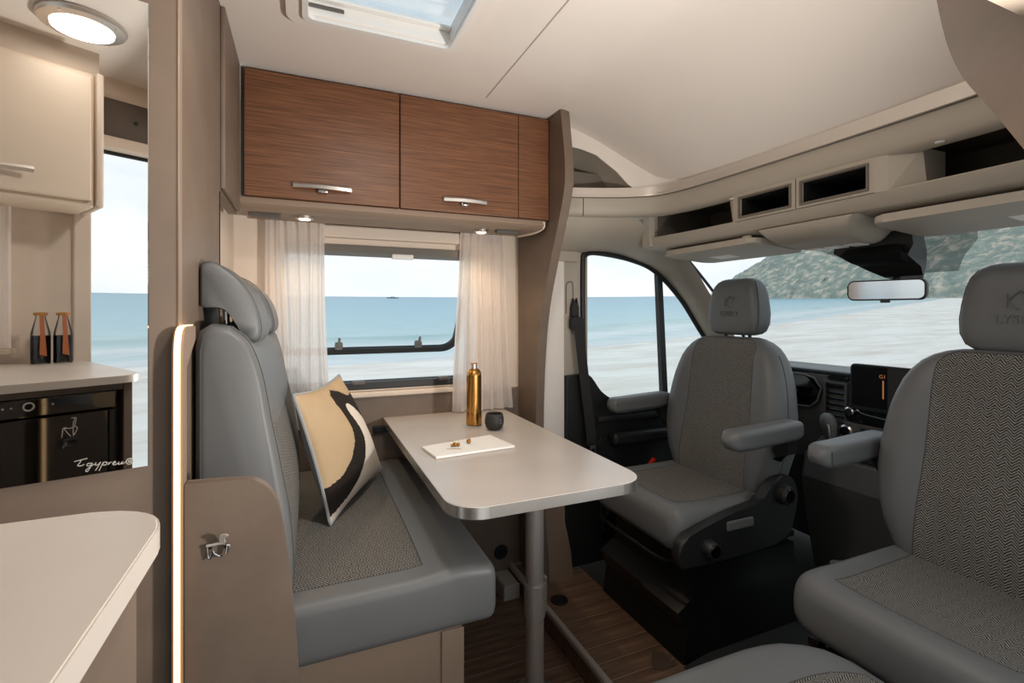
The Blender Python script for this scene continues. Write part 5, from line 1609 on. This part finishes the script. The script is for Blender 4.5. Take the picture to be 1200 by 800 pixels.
# ================================================================== KITCHEN (seen directly at bottom left and in the mirror)
KZ = 1.10
def wt(inset):
    x1, y1, r = -0.097 - inset, 0.476 - inset, 0.055
    pts = [(-1.25, RY + 0.001), (x1, RY + 0.001)]
    for i in range(9):
        t = PI / 2 * i / 8
        pts.append((x1 - r + r * math.cos(t), y1 - r + r * math.sin(t)))
    return pts + [(-1.25, y1)]
wk_ = thing('worktop', 'pale grey kitchen worktop with rounded corner at the bottom left', 'worktop', (-0.6, 0.2, KZ - 0.018))
obj('slab', prism(wt(0.001), 'z', KZ - 0.018, KZ, 0.001, 1), 'worktop', wk_)
obj('edge_band', frame(wt(0.0), wt(0.002), 'z', KZ - 0.0185, KZ - 0.001), 'worktop', wk_, angle=30)
ku = thing('kitchen_cabinet', 'taupe kitchen cabinet under the pale worktop', 'cabinet', (-0.6, 0.15, 0.0))
obj('end_panel', box((-0.135, RY + 0.001, 0.0), (-0.117, 0.452, KZ - 0.019), 0.002), 'taupe_panel', ku)
obj('front_rail', box((-1.24, 0.430, 1.064), (-0.136, 0.450, KZ - 0.019)), 'taupe_dark', ku)
obj('carcass', box((-1.24, RY + 0.001, 0.0), (-0.136, 0.405, 1.063)), 'taupe_dark', ku, smooth=False)
ok_ = thing('oven', 'black glass oven with silver antelope mark, seen in the wall mirror', 'oven', (-0.45, 0.42, 0.60))
obj('control_panel', box((-0.80, 0.407, 1.022), (-0.150, 0.452, 1.062), 0.002), 'black_gloss', ok_)
kk = obj('oven_knob', lathe([(0.007, 0.0), (0.010, 0.0), (0.010, 0.004), (0.007, 0.004)], (-0.306, 0.4525, 1.046), 24, axis='y'), 'etched_silver', ok_)
for dx in (-0.040, -0.027, 0.027, 0.040):
    obj('control_dot', lathe([(0, 0.0), (0.002, 0.0), (0.002, 0.001), (0, 0.001)], (-0.306 + dx, 0.4525, 1.046), 10, axis='y'), 'etched_silver', ok_)
dv = obj('oven_door', box((-0.80, 0.407, 0.62), (-0.165, 0.450, 1.017), 0.002), 'black_gloss', ok_)
obj('door_edge', box((-0.163, 0.407, 0.62), (-0.150, 0.446, 1.017), 0.002), 'black_metal', ok_)
# antelope mark: in the mirror its head is at the upper right, so it faces +X here
def ap(u, v): return (-0.250 + u * 0.00027, 0.4508, 1.010 - v * 0.00037)
for st_ in ([(60, 5), (90, 8), (88, 30), (82, 60)], [(85, 10), (75, 30), (72, 58)], [(82, 60), (50, 70), (10, 62), (2, 90), (-2, 120)], [(10, 62), (30, 90), (55, 120)], [(82, 60), (98, 70), (92, 92), (74, 118)], [(72, 60), (72, 90), (74, 118)]):
    obj('antelope_mark', tube([tuple(p) for p in curve_pts([ap(*q) for q in st_], 4)], 0.0009, 6), 'etched_silver', dv)
# oil bottles at the back of the worktop
def oil(x, y, label):
    ob = thing('storage_bottle', label, 'bottle', (x, y, KZ), group='bottles on the worktop')
    obj('glass', lathe([(0.0, 0.0005), (0.021, 0.0005), (0.023, 0.004), (0.023, 0.085), (0.0215, 0.098), (0.012, 0.138), (0.0115, 0.146), (0.0, 0.146)], (x, y, KZ), 28), 'clear_glass', ob)
    obj('filling', lathe([(0.0, 0.003), (0.0205, 0.003), (0.0215, 0.006), (0.0215, 0.086), (0.0, 0.086)], (x, y, KZ), 28), 'dark_oil', ob)
    obj('tag_strip', loft([[(x - 0.006, y + 0.0235, KZ + 0.030), (x + 0.010, y + 0.0235, KZ + 0.024), (x + 0.010, y + 0.0245, KZ + 0.024), (x - 0.006, y + 0.0245, KZ + 0.030)], [(x - 0.005, y + 0.0235, KZ + 0.09), (x + 0.006, y + 0.0235, KZ + 0.09), (x + 0.006, y + 0.0245, KZ + 0.09), (x - 0.005, y + 0.0245, KZ + 0.09)], [(x - 0.005, y + 0.014, KZ + 0.146), (x + 0.005, y + 0.014, KZ + 0.146), (x + 0.005, y + 0.015, KZ + 0.146), (x - 0.005, y + 0.015, KZ + 0.146)]]), 'orange_pasta', ob)
    obj('stopper', lathe([(0.0, 0.146), (0.0155, 0.146), (0.0165, 0.150), (0.0165, 0.154), (0.0, 0.156)], (x, y, KZ), 24), 'cork', ob)
oil(-0.206, -0.055, 'dark bottle with cork stopper on the worktop, the left one in the mirror')
oil(-0.157, -0.045, 'dark bottle with cork stopper on the worktop, the right one in the mirror')
# kitchen overhead cabinet
kc = thing('kitchen_wall_cabinet', 'cream overhead kitchen cabinet seen at the left of the wall mirror', 'cabinet', (-0.6, 0.0, 1.57))
obj('body', box((-1.25, RY + 0.001, 1.575), (-0.100, 0.045, 1.985), 0.010, 3), 'cream_door', kc)
kd = obj('door', box((-0.72, 0.046, 1.592), (-0.112, 0.062, 1.965), 0.004, 2), 'cream_door', kc)
obj('handle', hcurve(-0.44, -0.243, 0.020, 1.650), 'brushed_metal', kd)
bpy.data.objects[kd.name].children[0].location.y += 0.085
obj('end_side', box((-0.100, RY + 0.001, 1.575), (-0.082, 0.060, 1.985), 0.006, 2), 'cream_wall', kc)
obj('cornice', box((-1.25, RY + 0.001, 1.985), (-0.085, 0.02, 2.0595)), 'cream_wall', kc)
# kitchen window edge and its curtain, at the left border of the mirror
sl = tag(obj('window_shelf', box((-0.60, RY + 0.001, 1.128), (-0.250, RY + 0.03, 1.145), 0.004), 'cream_wall'), 'cream window shelf above the worktop in the mirror', 'shelf')
rows = [[(-0.262 - 0.3 * i / 60, RY + 0.045 + 0.012 * math.sin(i * 0.9), z) for i in range(61)] for z in (1.57, 1.40, 1.15)]
ct_ = thing('curtain', 'sheer white kitchen curtain at the left border of the mirror', 'curtain', (-0.45, RY + 0.04, 1.15), group='kitchen curtain')
obj('cloth', grid(rows), 'sheer', ct_, angle=180)

# ================================================================== CEILING LAMPS
def ceiling_lamp(x, y, label, power, r=0.098):
    lp = thing('ceiling_lamp', label, 'lamp', (x, y, CZ), group='round ceiling lamps')
    obj('ring', lathe([(r * 0.72, -0.016), (r * 0.96, -0.013), (r, -0.006), (r, 0.0), (r * 0.72, 0.0)], (x, y, CZ - 0.0005), 48), 'brushed_metal', lp)
    obj('diffuser', lathe([(0.0, -0.0165), (r * 0.5, -0.0165), (r * 0.72, -0.014), (r * 0.72, -0.002), (0.0, -0.002)], (x, y, CZ - 0.0005), 40), 'lamp_glow', lp)
    for k in range(4):
        a = PI / 4 + k * PI / 2
        obj('screw', lathe([(0, -0.003), (0.004, -0.002), (0.004, 0.002), (0, 0.002)], (x + r * 0.86 * math.cos(a), y + r * 0.86 * math.sin(a), CZ - 0.0145), 10), 'chrome', lp)
    ld = bpy.data.lights.new('ceiling_lamp_light', 'AREA')
    ld.shape = 'DISK'
    ld.size = r * 1.4
    ld.energy = power
    ld.color = (1.0, 0.94, 0.88)
    lo = link(bpy.data.objects.new('ceiling_lamp_light', ld))
    lo.location = (x, y, CZ - 0.022)
ceiling_lamp(-0.160, 0.195, 'round ceiling lamp above the worktop, seen in the wall mirror', 0.3)
ceiling_lamp(0.28, 0.82, 'added round ceiling lamp over the aisle, unseen, to brighten the interior', 4.0)  # unseen second lamp, added to lift the interior light

# unseen uplight added as bounced fill light for the ceiling and cabinets
rl = thing('added_uplight', 'added gooseneck uplight on the passenger side pillar, unseen, turned up to brighten the ceiling', 'lamp', (1.02, 0.05, 0.94))
obj('wall_plate', box((1.00, 0.035, 0.90), (1.04, 0.045, 0.98), 0.003), 'brushed_metal', rl)
obj('gooseneck', tube(curve_pts([(1.02, 0.042, 0.94), (1.02, 0.075, 0.94), (1.02, 0.095, 0.965), (1.02, 0.10, 0.995)], 6), 0.005, 10), 'black_plastic', rl)
LD = Vector((-0.62, 0.62, 0.48)).normalized()
LP = Vector((1.02, 0.104, 1.008))
LU = LD.orthogonal().normalized()
LV = LD.cross(LU)
obj('lamp_head', loft([[tuple(LP + LD * t + (LU * math.cos(2 * PI * k / 20) + LV * math.sin(2 * PI * k / 20)) * q) for k in range(20)] for t, q in ((-0.022, 0.006), (-0.018, 0.014), (0.0, 0.020), (0.022, 0.026))]), 'brushed_metal', rl)
obj('lamp_lens', loft([[tuple(LP + LD * t + (LU * math.cos(2 * PI * k / 20) + LV * math.sin(2 * PI * k / 20)) * 0.022 * f) for k in range(20)] for t, f in ((0.0222, 1.0), (0.0235, 0.8))]), 'lamp_glow', rl)
ld = bpy.data.lights.new('added_uplight_beam', 'SPOT')
ld.energy = 62.0
ld.color = (1.0, 0.94, 0.88)
ld.spot_size = math.radians(130)
ld.spot_blend = 1.0
ld.shadow_soft_size = 0.05
lo = link(bpy.data.objects.new('added_uplight_beam', ld))
lo.location = LP + LD * 0.034
lo.rotation_euler = LD.to_track_quat('-Z', 'Y').to_euler()
struct('trim_7', box((0.967, -0.12, 0.0), (1.10, 0.035, 1.30), 0.008), 'cab_plastic')
